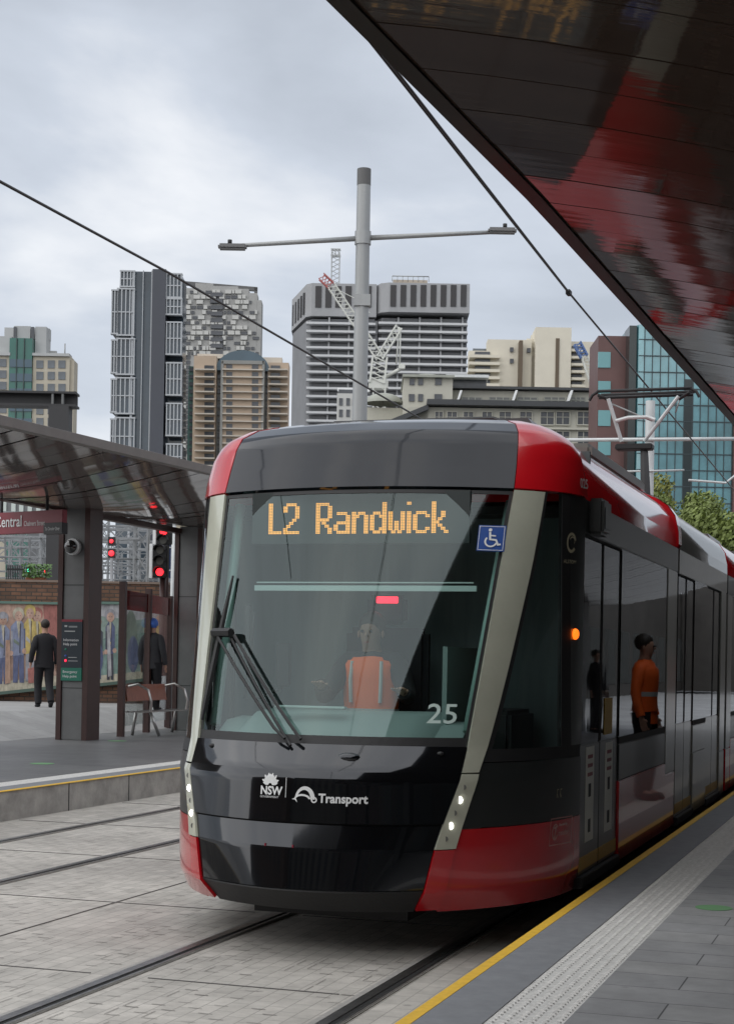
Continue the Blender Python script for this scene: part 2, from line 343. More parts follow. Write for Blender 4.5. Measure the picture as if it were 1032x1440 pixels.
# ------------------------------------------------------------------ the tram
CX = -3.35; SX = CX+1.325
PROF = [(.28,.62,9.22,.20),(.41,.70,9.14,.28),(.66,.75,9.18,.29),(.8,.785,9.225,.295),(1.06,.86,9.31,.36),(1.10,.862,9.335,.37),(1.25,.87,9.44,.30),(2.84,.98,10.05,.25),(3.0,.975,10.13,.25),(3.15,.965,10.2,.25),(3.23,.95,10.26,.25),(3.30,.9,10.4,.22),(3.36,.78,10.62,.15)]
SL = [(2.82,1.325),(2.95,1.315),(3.1,1.28),(3.2,1.22),(3.27,1.12),(3.33,.98),(3.36,.8)]
def it(z, tab):
    if z <= tab[0][0]: return list(tab[0][1:])
    for a, b in zip(tab, tab[1:]):
        if z <= b[0]:
            t = (z-a[0])/(b[0]-a[0]); return [p+(q-p)*t for p, q in zip(a[1:], b[1:])]
    return list(tab[-1][1:])
def cabpt(z, c):
    w_, yc, b = it(z, PROF); s = it(z, SL)[0]; g = 1 if c > 0 else -1; a = abs(c)
    if a <= 1: return Vector((CX+c*w_, yc-b*(1-c*c), z))
    t = a-1; P = (w_, yc); Q = (w_+.92*(s-w_), yc+.38*(10.62-yc)); D = (s, 10.62)
    if z < .45: D = (s-(.45-z)*.25, 10.62)
    x, y = [(1-t)**2*P[i]+2*t*(1-t)*Q[i]+t*t*D[i] for i in (0, 1)]
    return Vector((CX+g*x, y, z))
def cabn(z, c):
    e_ = .004; cc = c
    du = cabpt(z, cc+e_)-cabpt(z, cc-e_) if not (abs(abs(cc)-1) < e_) else cabpt(z, cc)-cabpt(z, cc-math.copysign(e_, cc))
    dv = cabpt(min(z+e_, 3.36), c)-cabpt(max(z-e_, .28), c)
    n = du.cross(dv).normalized()
    return n if n.y < 0.05 or n.x*(c) > 0 else -n
def patch(name, m, parent, z0, z1, c0, c1, nz, nc, off=0, rim=.02, fz=None):
    f0 = c0 if callable(c0) else (lambda z: c0); f1 = c1 if callable(c1) else (lambda z: c1)
    zs = sorted(set([z0+(z1-z0)*i/nz for i in range(nz+1)]+[p[0] for p in PROF if z0 < p[0] < z1]))
    rows = []; rim_ = []
    for z in zs:
        r = []; rr = []
        for k in range(nc+1):
            c = f0(z)+(f1(z)-f0(z))*k/nc
            n = cabn(z, c); p = cabpt(z, c); r.append(p+n*off); rr.append(p+n*(off-rim))
        rows.append(r); rim_.append(rr)
    b = MB(); b.grid(rows)
    b.grid([rows[0], rim_[0]], sm=False); b.grid([rows[-1], rim_[-1]], sm=False)
    b.grid([[r[0] for r in rows], [r[0] for r in rim_]], sm=False); b.grid([[r[-1] for r in rows], [r[-1] for r in rim_]], sm=False)
    o = b.build(name, m, parent, False, fix=True); me = o.data
    zc = (zs[0]+zs[-1])/2; cc_ = (f0(zc)+f1(zc))/2; n = cabn(zc, cc_); t_ = cabpt(zc, cc_)-wm(parent).translation-o.location
    best = min(me.polygons, key=lambda p: (p.center-t_).length)
    if best.normal.dot(n) < 0: me.flip_normals()
    return o
tram = empty('tram', (CX, 9, 0), 0, 'red and black tram beside the platform with an orange display reading L2 Randwick', 'tram')
PO = [(.66,.092),(1.1,.095),(1.6,.16),(2.0,.208),(2.4,.26),(2.84,.3)]
WR = [(1.2,.777),(2.0,.695),(2.84,.58)]
g = .004
# --- front
patch('bumper', M['tramblack'], tram, .425, .795, -1+g, 1-g, 14, 28, .0, .05)
patch('bumper_lip', M['rubber'], tram, .28, .42, -1+g, 1-g, 4, 28, -.004, .05)
patch('bonnet', M['tramblack'], tram, .805, 1.245, -1+g, 1-g, 12, 28, .012, .06)
patch('windscreen_surround', M['black'], tram, 1.245, 1.31, -1, 1, 2, 28, -.045, .01)
glass = patch('windscreen', M['screen'], tram, 1.25, 2.835, -1+g, 1-g, 20, 32, -.008, .012)
patch('screen_border', M['rubber'], glass, 1.25, 1.305, -1+g, 1-g, 1, 28, -.004, .004)
patch('screen_border', M['rubber'], glass, 2.815, 2.838, -1+g, 1-g, 1, 28, -.004, .004)
for s_ in (-1, 1): patch('screen_border', M['rubber'], glass, 1.29, 2.83, s_*(1-.022), s_*(1-.003), 12, 2, -.004, .004)
patch('brow_panel', M['brow'], tram, 2.85, 3.36, -1+g, 1-g, 16, 32, .012, .05)
for s_ in (-1, 1):
    patch('corner_post', M['pillar'], tram, 1.1, 2.84, s_*1, lambda z: s_*(1+it(z, PO)[0]), 16, 6, .012, .04)
    patch('headlight_strip', M['lampstrip'], tram, .66, 1.09, s_*1, lambda z: s_*(1+it(z, PO)[0]), 8, 5, .014, .05)
    patch('brow_corner', M['tramred'], tram, 2.85, 3.345, s_*1, s_*2, 16, 14, .016, .05)
    patch('lower_corner', M['tramred'], tram, .30, .655, s_*1, s_*1.09, 8, 5, .014, .05)
    patch('side_skirt', M['tramred'], tram, .28, .77, lambda z: s_*(1.09 if z < .66 else 1+it(z, PO)[0]+.003), s_*1.995, 10, 18, .004, .04)
    patch('side_panel', M['tramside'], tram, .775, 1.155, lambda z: s_*(1+it(z, PO)[0]+.003), s_*1.995, 8, 18, .004, .03)
    patch('cab_side_frame', M['black'], tram, 1.16, 1.235, lambda z: s_*(1+it(z, PO)[0]), s_*1.97, 2, 16, .006, .03)
    patch('cab_side_frame', M['rubber'], tram, 1.235, 2.845, lambda z: s_*(1+it(z, PO)[0]), lambda z: s_*(1+it(z, PO)[0]+.035), 14, 2, .006, .03)
    patch('cab_window', M['cabglass'], tram, 1.235, 2.845, lambda z: s_*(1+it(z, PO)[0]+.035), lambda z: s_*(1+it(z, WR)[0]-.06), 14, 8, .0, .01)
    patch('cab_side_frame', M['black'], tram, 1.235, 2.845, lambda z: s_*(1+it(z, WR)[0]-.06), lambda z: s_*(1+it(z, WR)[0]+.06), 14, 3, .006, .03)
    patch('door_pillar', M['tramside'], tram, 1.235, 2.845, lambda z: s_*(1+it(z, WR)[0]+.06), s_*1.995, 14, 4, .004, .03)
    # lamps in the strip
    for z, lit in ((1.02, 0), (.945, 1), (.87, 0), (.795, 1), (.72, 0)):
        c = s_*1.03; p = cabpt(z, s_*1.035); n = cabn(z, s_*1.035)
        n = (Vector((0, -1, 0))*.65+n*.35).normalized()
        q = n.to_track_quat('Z', 'Y').to_matrix().to_4x4(); T = Matrix.Translation(p+n*.008)@q
        r_ = .021 if lit else .016
        MB().prism([(r_*cos(t*pi/10), r_*sin(t*pi/10)) for t in range(20)], 0, .008, M=T).build('headlight' if lit else 'unlit_lamp', M['whitelamp'] if lit else M['lens'], tram, False)
# bonnet details
for s_ in (-.72, .74):
    p = cabpt(1.2, s_/ .87); MB().sphere(p+Vector((0, .0, .012)), .022, sc=(1, 1, .6)).build('washer_cap', M['black'], tram, False)
MB().sphere(cabpt(1.18, .28)+Vector((0, .01, 0)), .075, sc=(1, .6, .45)).build('wiper_hub_cover', M['tramblack'], tram, False)
patch('bumper_seam', M['groove'], tram, .792, .808, -1, 1, 1, 24, -.012, .01)
for s_ in (-.2, -.02): MB().box(CX+s_-.004, CX+s_+.004, cabpt(.66, s_/.75).y-.003, cabpt(.66, s_/.75).y+.004, .66, .676).build('bumper_marker', mat('dim_red', (.25,.01,.03), .4), tram, False)  # red reflections in the bumper, drawn as tiny coloured blocks
# wiper: base near bottom centre-left, swept to the left
def onglass(s, z, d=.03):
    w_ = it(z, PROF)[0]; p = cabpt(z, max(-.999, min(.999, s/w_))); n = cabn(z, max(-.98, min(.98, s/w_))); return p+n*d
wp = empty('windscreen_wiper', (CX, 9.2, 1.2)); wp.parent = tram; wp.location = (0, .2, 1.2)
b = MB()
b.tube([onglass(-.06+(-.66+.06)*t, 1.26+(1.885-1.26)*t, .05-.01*t) for t in [i/8 for i in range(9)]], .011, 6).build('wiper_arm', M['rubber'], wp, False)
b = MB(); b.tube([onglass(-.16+(-.78+.16)*t, 1.24+(1.87-1.24)*t, .055) for t in [i/8 for i in range(9)]], .010, 6).build('wiper_arm', M['rubber'], wp, False)
b = MB(); b.tube([onglass(-.12+(-.72+.12)*t, 1.22+(1.9-1.22)*t, .028) for t in [i/8 for i in range(9)]], .009, 6)
b.tube([onglass(-.68, 1.9, .05), onglass(-.83, 1.9, .05)], .03, 6); b.build('wiper_bracket', M['rubber'], wp, False)
MB().tube([onglass(-.85+.07*t, 1.36+.92*t, .016) for t in [i/8 for i in range(9)]], [.01, .018, .02, .02, .02, .018, .016, .012, .008], 6).build('wiper_blade', M['rubber'], wp, False)
# mirror stalks and rail inside the glass
def fr(s, y, z): return Vector((CX+s, y, z))
# destination display: amber dot matrix
GL = {'L': ['#...','#...','#...','#...','#...','#...','#...','#...','#...','####'],
 '2': ['.###.','#...#','#...#','....#','....#','...#.','..#..','.#...','#....','#####'],
 'R': ['####.','#...#','#...#','#...#','#...#','####.','#.#..','#..#.','#...#','#...#'],
 'a': ['.....','.....','.....','.###.','....#','....#','.####','#...#','#...#','.####'],
 'n': ['.....','.....','.....','#.##.','##..#','#...#','#...#','#...#','#...#','#...#'],
 'd': ['....#','....#','....#','.##.#','#..##','#...#','#...#','#...#','#..##','.##.#'],
 'w': ['.....','.....','.....','#...#','#...#','#...#','#.#.#','#.#.#','#.#.#','.#.#.'],
 'i': ['#','.','.','#','#','#','#','#','#','#'],
 'c': ['.....','.....','.....','.###.','#...#','#....','#....','#....','#...#','.###.'],
 'k': ['#....','#....','#....','#..#.','#..#.','#.#..','##...','#.#..','#..#.','#...#'], ' ': ['.....']*10}
dots = []; cxx = 0
for ch in 'L2 Randwick':
    g_ = GL[ch]
    for r in range(10):
        for k in range(len(g_[0])):
            if g_[r][k] == '#': dots.append((cxx+k, 9-r))
    cxx += len(g_[0])+(1 if ch != ' ' else 0)
wtot = cxx-1; pitch = 1.2/wtot; pz = .2/10.0
disp = MB().box(CX-.72, CX+.74, 9.885, 9.93, 2.5, 2.83).build('destination_display', mat('display_back', (.03,.038,.038), .6), tram, False)
b = MB(); ds = set()
for (i, j) in dots:
    for a in range(3):
        for c_ in range(2): ds.add((round(i*2+a), j*2+c_))
for (i, j) in ds:
    x = CX-.6+i*pitch/2; z = 2.568+j*pz/2; e1 = pitch*.19; e2 = pz*.19
    b.add([(x-e1,9.882,z-e2),(x+e1,9.882,z-e2),(x+e1,9.882,z+e2),(x-e1,9.882,z+e2)], [(0,1,2,3)])
b.build('led_text', M['led'], disp, False, fix=False)
# interior
cabi = MB(); cabi.box(CX-.8, CX+.8, 9.5, 10.0, .3, .36); cabi.box(CX-1.1, CX+1.1, 10.001, 10.6, .3, .36); cabi.build('cab_floor', M['intdark'], tram, False)
MB().box(CX-1.28, CX+1.28, 10.98, 11.02, .3, 3.2).build('cab_bulkhead', mat('bulkhead', (.12,.155,.16), .55, var=.25, vs=2, stretch=(3,1,.3)), tram, False)
b = MB(); 
rows = []
for t, (dy, z) in enumerate(((.02, 1.2), (.04, 1.3), (.3, 1.42), (.62, 1.44), (.7, 1.38), (.72, .5))):
    rows.append([Vector((CX+s, cabpt(1.3, s/.88).y+.05+dy*(1 if abs(s) < .7 else .85), z-(.06 if abs(s) > .6 else 0))) for s in [k*.08-.8 for k in range(21)]])
b.grid(rows); b.build('dashboard', M['intteal'], tram, False)
MB().bevbox(CX-.36, CX+.1, 9.42, 9.47, 1.455, 1.47, .004).build('dashboard_light', M['inthi'], tram, False)
b = MB(); b.box(CX-.715, CX+.78, 9.93, 9.95, 2.20, 2.235); b.box(CX-.7, CX+.76, 9.93, 9.94, 2.25, 2.258); b.build('sun_visor', M['inthi'], tram, False)
for s_ in (-1, 1): MB().tube([fr(s_*.83, 9.6, 1.33), fr(s_*.93, 10.18, 2.78)], .035, 8).build('inner_post', mat('inner_post_mint', (.2,.31,.28), .5), tram, False)
b = MB(); b.tube([fr(-.6, 9.7, 1.5), fr(-.45, 9.75, 1.56), fr(-.4, 9.72, 1.68)], .012, 6); b.bevbox(CX-.47, CX-.37, 9.71, 9.74, 1.58, 1.86, .01, M=None); b.build('cab_mirror', M['rubber'], tram, False)
b = MB(); b.tube([fr(-.68, 9.72, 1.5), fr(-.64, 9.75, 2.05)], .014, 6); b.bevbox(CX-.69, CX-.64, 9.7, 9.73, 1.75, 2.1, .01); b.build('cab_mirror', M['rubber'], tram, False)
MB().bevbox(CX-.03, CX+.12, 10.4, 10.42, 2.14, 2.185, .004).build('red_clock', M['redled'], tram, False)
MB().bevbox(CX-.28, CX+.3, 10.5, 10.62, 1.2, 1.98, .04).bevbox(CX-.28, CX+.28, 10.1, 10.6, .85, .98, .04).bevbox(CX-.14, CX+.14, 10.52, 10.6, 2.0, 2.2, .03).box(CX-.1, CX+.1, 10.3, 10.5, .36, .85).build('driver_seat', M['seat'], tram, False)
MB().box(CX+.62, CX+.65, 9.75, 10.6, 1.1, 1.85).build('cab_partition', M['intteal'], tram, False)  # added panel, stands in for the pale light seen through the cab window
b = MB(); b.bevbox(CX+.35, CX+.95, 10.2, 10.9, .36, 1.45, .03); b.build('cab_cabinet', M['intdark'], tram, False)
# decals on the front
def fmap(s0, z0, tilt=0): 
    def f(u, v):
        s = s0+u; z = z0+v+u*tilt; w_ = it(z, PROF)[0]; c = s/w_; return cabpt(z, c)+cabn(z, c)*.017
    return f
nsw = textmesh('NSW', .068, 'crest_lettering', M['white'], tram, fmap(-.252, .958), .002, sx=.93)
textmesh('GOVERNMENT', .017, 'crest_lettering', M['white'], tram, fmap(-.252, .938), sx=1.08)
b = MB(); f_ = fmap(-.187, 1.012)
def petal(b, ang, l0, l1, w_, f, mi=0):
    pts = []
    for t, ww in ((0, .35), (.35, .9), (.65, 1), (.85, .6), (1, 0)):
        pts.append((t, ww))
    P = [(l0+(l1-l0)*t, ww*w_) for t, ww in pts]; poly = [(r, a) for r, a in P]+[(r, -a) for r, a in P[::-1][1:]]
    b.add([f(r*sin(ang)+a*cos(ang), r*cos(ang)-a*sin(ang)) for r, a in poly], [tuple(range(len(poly)))], mi)
for k in range(-3, 4): petal(b, k*.42, .012, .052+.006*(3-abs(k))*.6, .0085, f_)
for k in (-2.5, -1.5, -.5, .5, 1.5, 2.5): petal(b, k*.42, .035, .068 if abs(k) < 2 else .064, .006, f_)
b.build('flower_emblem', M['white'], tram, False, fix=False)
b = MB(); f_ = fmap(-.086, 1.0); b.add([f_(0, -.055), f_(.0035, -.055), f_(.0035, .06), f_(0, .06)], [(0,1,2,3)]); b.build('logo_divider', M['white'], tram, False, fix=False)
textmesh('Transport', .072, 'operator_lettering', M['white'], tram, fmap(.116, .925, -.0), .0022, sx=.93)
b = MB(); f_ = fmap(.04, .95)
def arc(b, f, cx, cz, rx, rz, a0, a1, w0, w1, n=14):
    o_ = []; i_ = []
    for k in range(n+1):
        t = k/n; a = a0+(a1-a0)*t; w_ = w0+(w1-w0)*sin(pi*min(1, t*1.2)/1.2 if False else t*pi/2)
        o_.append(f(cx+(rx)*cos(a), cz+(rz)*sin(a))); i_.append(f(cx+(rx-w_)*cos(a), cz+(rz-w_)*sin(a)))
    b.add(o_+i_, [(k, k+1, n+2+k, n+1+k) for k in range(n)])
arc(b, f_, -.005, -.01, .06, .075, pi*.93, 0, .012, .026); arc(b, f_, -.02, -.015, .052, .035, pi*.95, pi*.08, .010, .012)
arc(b, f_, .05, -.012, .018, .018, 0, 2*pi, .008, .008)
b.add([f_(-.085, -.012), f_(-.06, -.002), f_(-.05, -.03), f_(-.066, -.014)], [(0,1,2,3)])
b.build('bridge_emblem', M['white'], tram, False, fix=False)
textmesh('25', .165, 'fleet_number', mat('pale_mint', (.5,.62,.58), .5), tram, fmap(.63, 1.385), .001, sx=1.05)
# access sign behind the glass top right
f_ = fmap(.80, 2.44)
b = MB(); b.add([f_(0, .0), f_(.155, .0), f_(.155, .165), f_(0, .165)], [(0,1,2,3)]); acc = b.build('access_sign', M['blue'], tram, False, fix=False)
f2 = lambda u, v: f_(u, v)+Vector((0, -.004, 0))
b = MB()
for (u0, v0, u1, v1) in ((.006,.006,.149,.009),(.006,.156,.149,.159),(.006,.006,.009,.159),(.146,.006,.149,.159)): b.add([f2(u0,v0), f2(u1,v0), f2(u1,v1), f2(u0,v1)], [(0,1,2,3)])
def stroke(b, f, pts, w_):
    for (x0, y0), (x1, y1) in zip(pts, pts[1:]):
        d = Vector((x1-x0, y1-y0)).normalized(); n = Vector((-d.y, d.x))*w_/2; e_ = d*w_*.3
        b.add([f(x0-n.x-e_.x, y0-n.y-e_.y), f(x1-n.x+e_.x, y1-n.y+e_.y), f(x1+n.x+e_.x, y1+n.y+e_.y), f(x0+n.x-e_.x, y0+n.y-e_.y)], [(0,1,2,3)])
stroke(b, f2, [(.068,.118),(.072,.075),(.105,.072),(.118,.042),(.13,.045)], .011); stroke(b, f2, [(.07,.1),(.1,.098)], .009)
arc(b, f2, .077, .062, .037, .037, pi*.75, pi*1.9, .010, .010); arc(b, f2, .068, .135, .0105, .0105, 0, 2*pi, .0104, .0104)
b.build('wheelchair_symbol', M['white'], acc, False, fix=False)
# side decals: map u along the cab side (towards the rear), v up
def smap(c0, z0, g=1, d=.008):
    def f(u, v):
        z = z0+v; c = c0; p = cabpt(z, c)
        e_ = .01; du = (cabpt(z, c+e_)-cabpt(z, c-e_)).normalized(); n = cabn(z, c); return p+du*u+n*d
    return f
textmesh('025', .085, 'fleet_number', M['whitedim'], tram, smap(1.80, 2.90, d=.022), .001, sx=.9)
f_ = smap(1.70, 2.535); b = MB()
arc(b, f_, 0, 0, .062, .066, .3, 2*pi*.9, .016, .02, 24); arc(b, f_, .01, .012, .034, .03, -.6, pi*.9, .006, .008)
b.build('ring_emblem', M['gold'], tram, False, fix=False)
textmesh('ALSTOM', .034, 'maker_lettering', M['gold'], tram, smap(1.6, 2.40), sx=1.1)
p = cabpt(1.95, 1.818); b = MB(); b.sphere(p+Vector((.012, 0, 0)), .036, sc=(.7, 1, 1)); b.build('side_indicator', M['amber'], tram, False)
f_ = smap(1.66, .62, d=.01); b = MB()
for (a0, a1) in (((0,0),(.3,0)),((.3,0),(.3,.165)),((.3,.165),(0,.165)),((0,.165),(0,0))): stroke(b, f_, [a0, a1], .006)
arc(b, f_, .07, .08, .042, .052, .6, 2*pi*.93, .008, .012, 20); stroke(b, f_, [(.055,.105),(.085,.112)], .013); stroke(b, f_, [(.078,.11),(.066,.04)], .013)
b.build('operator_badge', mat('badge_pink', (.6,.32,.3), .5), tram, False, fix=False)
f3 = smap(1.66, .62, d=.01)
textmesh('transdev', .046, 'badge_lettering', mat('badge_pink2', (.6,.32,.3), .5), tram, lambda u, v: f3(.118+u, .055+v), .0008, sx=.85)
textmesh('Operated by', .022, 'badge_lettering', M['sticker'], tram, lambda u, v: f3(.118+u, .115+v), sx=1)
f_ = smap(1.70, .915); b = MB()
for k in range(2): stroke(b, f_, [(k*.05,0),(k*.05,.05),(k*.05+.02,.05)], .006); stroke(b, f_, [(k*.05+.02,0),(k*.05+.0,.025)], .005)
b.build('panel_mark', M['gold'], tram, False, fix=False)
# --- body modules
SEC = [(1.325,2.84),(1.322,2.95),(1.29,3.1),(1.22,3.2),(1.12,3.27),(.98,3.33),(.75,3.37),(0,3.38)]
def module(y0, y1, kind, first=False):
    red = kind == 'red'
    rm = M['tramred'] if red else M['tramgrey']
    rows = []
    full = [(-a, z) for a, z in SEC]+[(a, z) for a, z in SEC[::-1][1:]]
    for y in (y0, y0+.02, y1-.02, y1): rows.append([Vector((CX+a*(1 if y0 < y < y1 else .99), y, z-(0 if y0 < y < y1 else .012))) for a, z in full])
    b = MB(); b.grid(rows)
    b.add([r for r in rows[0]], [tuple(range(len(full)))]); b.add([r for r in rows[-1]], [tuple(range(len(full)))])
    b.build('roof_shell', rm, tram, False)
    MB().box(CX-1.24, CX+1.24, y0+.02, y1-.02, .30, .36).build('floor', M['intdark'], tram, False)
    MB().box(CX-1.2, CX+1.2, y0+.02, y1-.02, 2.75, 2.8).build('ceiling', M['intdark'], tram, False)
def sidestuff(y0, y1, layout, red, g):
    X = CX+g*1.325
    def bx(name, a, b_, z0, z1, m, d=0, th=.04, par=tram, bev=.006):
        x0, x1 = sorted((X+g*d, X+g*(d-th))); o = MB().bevbox(x0, x1, a, b_, z0, z1, bev).build(name, m, par, False); return o
    bx('window_band', y0, y1, 2.62, 2.845, M['tramside'] if red else M['tramgrey'], 0)
    for (a, b_, k) in layout:
        if k == 'door':
            n = max(1, round((b_-a)/.72)); wd = (b_-a)/n
            for i in range(n):
                p0, p1 = a+i*wd+.008, a+(i+1)*wd-.008
                lf = bx('door_leaf', p0, p1, .36, 1.22, M['tramside'] if red else M['tramgrey'], -.012)
                bx('door_glass', p0+.012, p1-.012, 1.221, 2.6, M['sideglass'], -.014, .012, par=lf)
                bx('door_edge', p0, p0+.03, 1.221, 2.6, M['black'], -.010, .03, par=lf); bx('door_edge', p1-.03, p1, 1.221, 2.6, M['black'], -.010, .03, par=lf)
                bx('threshold_stripe', p0+.01, p1-.01, .385, .475, mat('stripe_yellow', (.42,.3,.09), .5) if False else M['stickeryellow'], -.009, .004, par=lf, bev=.001)
                if red and i == 1: bx('yellow_notice', p0+wd*.2, p1-wd*.35, 1.26, 1.52, M['stickeryellow'], -.008, .003, par=lf, bev=.0005)
                if red: 
                    st = bx('door_sticker', p0+wd*.3, p1-wd*.28, .56, 1.2, M['sticker'], -.009, .004, par=lf, bev=.001)
                    for zz in (.62, .86): bx('sticker_symbol', p0+wd*.43, p1-wd*.43, zz, zz+.09, M['black'], -.0075, .003, par=st, bev=.0005)
                    for zz in (1.0, 1.06, 1.12): bx('sticker_symbol', p0+wd*.38, p1-wd*.36, zz, zz+.025, M['signred'], -.0075, .003, par=st, bev=.0005)
            bx('door_sill', a, b_, .28, .355, M['black'], .02, .1)
            bx('door_header', a, b_, 2.601, 2.62, M['black'], -.005)
        elif k == 'window':
            bx('window', a+.01, b_-.01, 1.22, 2.62, M['sideglass'], -.004, .012)
            bx('window_frame', a, b_, 1.17, 1.22, M['black'], -.001)
            bx('waist_panel', a+.004, b_-.004, .9, 1.168, M['tramside'] if red else M['tramgrey'], 0)
            bx('lower_panel', a+.004, b_-.004, .30, .895, M['tramred'] if red else M['tramgrey'], .006)
        elif k == 'pillar':
            bx('end_pillar', a, b_, .8, 2.62, M['tramgrey'], .004)
            bx('end_skirt', a, b_, .30, .795, M['tramred'] if red else M['tramgrey'], .004)
        elif k == 'gap':
            bx('gangway_bellows', a, b_, .35, 2.84, M['rubber'], -.05)
LAY = [((10.62, 15.2, 'red'), [(10.64, 12.12, 'door'), (12.12, 14.55, 'window'), (14.55, 15.15, 'pillar')]),
       ((15.3, 19.5, 'grey'), [(15.3, 16.5, 'door'), (16.5, 17.6, 'window'), (17.6, 18.9, 'door'), (18.9, 19.4, 'pillar')]),
       ((19.6, 25.2, 'red'), [(19.6, 20.1, 'pillar'), (20.1, 22.8, 'window'), (22.8, 24.6, 'window'), (24.6, 25.1, 'pillar')]),
       ((25.4, 31.5, 'grey'), [(25.4, 25.8, 'pillar'), (25.8, 27.3, 'door'), (27.3, 29.5, 'window'), (29.5, 31.0, 'door'), (31.0, 31.5, 'pillar')]),
       ((31.7, 38.0, 'red'), [(31.7, 34.6, 'window'), (34.6, 36.0, 'door'), (36.0, 38.0, 'window')])]
for (y0, y1, k), lay in LAY:
    module(y0, y1, k)
    for g_ in (-1, 1): sidestuff(y0, y1, lay, k == 'red', g_)
for y in (15.25, 19.55, 25.3, 31.6):
    b = MB(); b.box(CX-1.2, CX+1.2, y-.12, y+.12, .35, 3.22); b.build('gangway_bellows', M['rubber'], tram, False)
# red rims that close the red modules
full = [(-a, z) for a, z in SEC]+[(a, z) for a, z in SEC[::-1][1:]]
b = MB(); b.grid([[Vector((CX+a*1.02, y, z+.03)) for a, z in full] for y in (15.02, 15.21)])
b.grid([[Vector((CX+a*s, y, z+(s-1))) for a, z in full] for y, s in ((15.02, 1.02), (15.02, .98))]); b.grid([[Vector((CX+a*s, y, z+(s-1)*1.4)) for a, z in full] for y, s in ((15.21, 1.02), (15.21, .98))])
b.build('roof_end_rim', M['tramred'], tram, False)
# roof equipment
for y0, y1, wd, h in ((11.5, 14.6, .95, .16), (16, 19, .95, .2), (23, 24.5, .9, .25), (26.5, 30.5, .95, .25), (33, 37, .95, .25)):
    b = MB(); b.prism([(CX-wd, 3.2), (CX-wd+.12, 3.36+h), (CX+wd-.22, 3.36+h), (CX+wd+.02, 3.2)], y0, y1, axis='y'); b.build('roof_equipment', M['roof'], tram, False)
b = MB(); b.tube([(CX-.95, 11.45, 3.42), (CX-.7, 11.4, 3.5), (CX+.5, 11.4, 3.5), (CX+.75, 11.45, 3.42)], .022, 6); b.build('roof_cable', M['rubber'], tram, False)
MB().bevbox(CX+.93, CX+1.1, 12.0, 14.6, 3.28, 3.4, .03).build('roof_fairing', M['tramgrey'], tram, False)
# underframe and bogies
MB().box(CX-.9, CX+.9, 10.9, 38, .16, .3).box(CX-.5, CX+.5, 9.5, 10.7, .18, .3).build('underframe', M['black'], tram, False)
for yb in (12.2, 14.0, 22.0, 23.8):
    for g_ in (-1, 1):
        MB().tube([(CX+g_*.68, yb, .3), (CX+g_*.8, yb, .3)], .29, 24).build('wheel', M['rail'], tram, False)
# camera pod above the first door
MB().bevbox(SX-.01, SX+.1, 10.75, 11.05, 2.62, 2.86, .02).box(SX+.1, SX+.104, 10.8, 11.0, 2.66, 2.8).build('camera_pod', M['tramside'], tram, False)
# pantograph
pan = empty('pantograph', (CX, 21.5, 3.4)); pan.parent = tram; pan.location = (0, 12.5, 3.4)
def bars(name, segs, r, m, par):
    b = MB()
    for s_ in segs: b.tube([Vector(p) for p in s_], r, 8)
    return b.build(name, m, par, False)
HZ = 5.38; Y = 21.5; hx = CX+.0
bars('contact_strip', [((hx-.62, Y, HZ), (hx+.62, Y, HZ)), ((hx-.62, Y+.3, HZ), (hx+.62, Y+.3, HZ))], .021, M['black'], pan)
for g_ in (-1, 1): bars('horn', [((hx+g_*.6, Y, HZ), (hx+g_*.68, Y, HZ-.05), (hx+g_*.72, Y, HZ-.12))], .02, M['black'], pan)
bars('head_bracket', [((hx-.6, Y-.02, HZ-.05), (hx-.45, Y+.1, HZ-.12)), ((hx+.6, Y-.02, HZ-.05), (hx+.45, Y+.1, HZ-.12)), ((hx-.62, Y+.15, HZ-.06), (hx+.62, Y+.15, HZ-.06))], .022, M['rubber'], pan)
bars('upper_arm', [((hx-.47, Y, HZ-.1), (hx-.3, Y+.1, 4.72)), ((hx+.45, Y, HZ-.1), (hx+.0, Y+.1, 4.72)), ((hx-.36, Y, 4.98), (hx-.2, Y, 5.02), (hx+.05, Y, 5.02), (hx+.15, Y, 4.98))], .026, M['polewhite'], pan)
bars('tension_rod', [((hx-.45, Y+.1, HZ-.15), (hx+.1, Y+.1, 4.98)), ((hx+.4, Y+.1, HZ-.3), (hx+.46, Y+.1, HZ-.1))], .01, M['polegrey'], pan)
b = MB(); b.bevbox(hx-.37, hx+.12, Y, Y+.2, 4.6, 4.68, .015); b.build('knee_joint', M['black'], pan, False)
b = MB(); b.tube([(hx+.0, Y+.1, 4.62), (hx+.05, Y-.1, 4.2), (hx+.1, Y-.1, 3.4)], [.05, .06, .065], 8); b.build('lower_arm', M['rubber'], pan, False)
MB().bevbox(hx-.5, hx+.5, Y-.7, Y+1.2, 3.38, 3.5, .02).build('pantograph_base', M['roof'], pan, False)
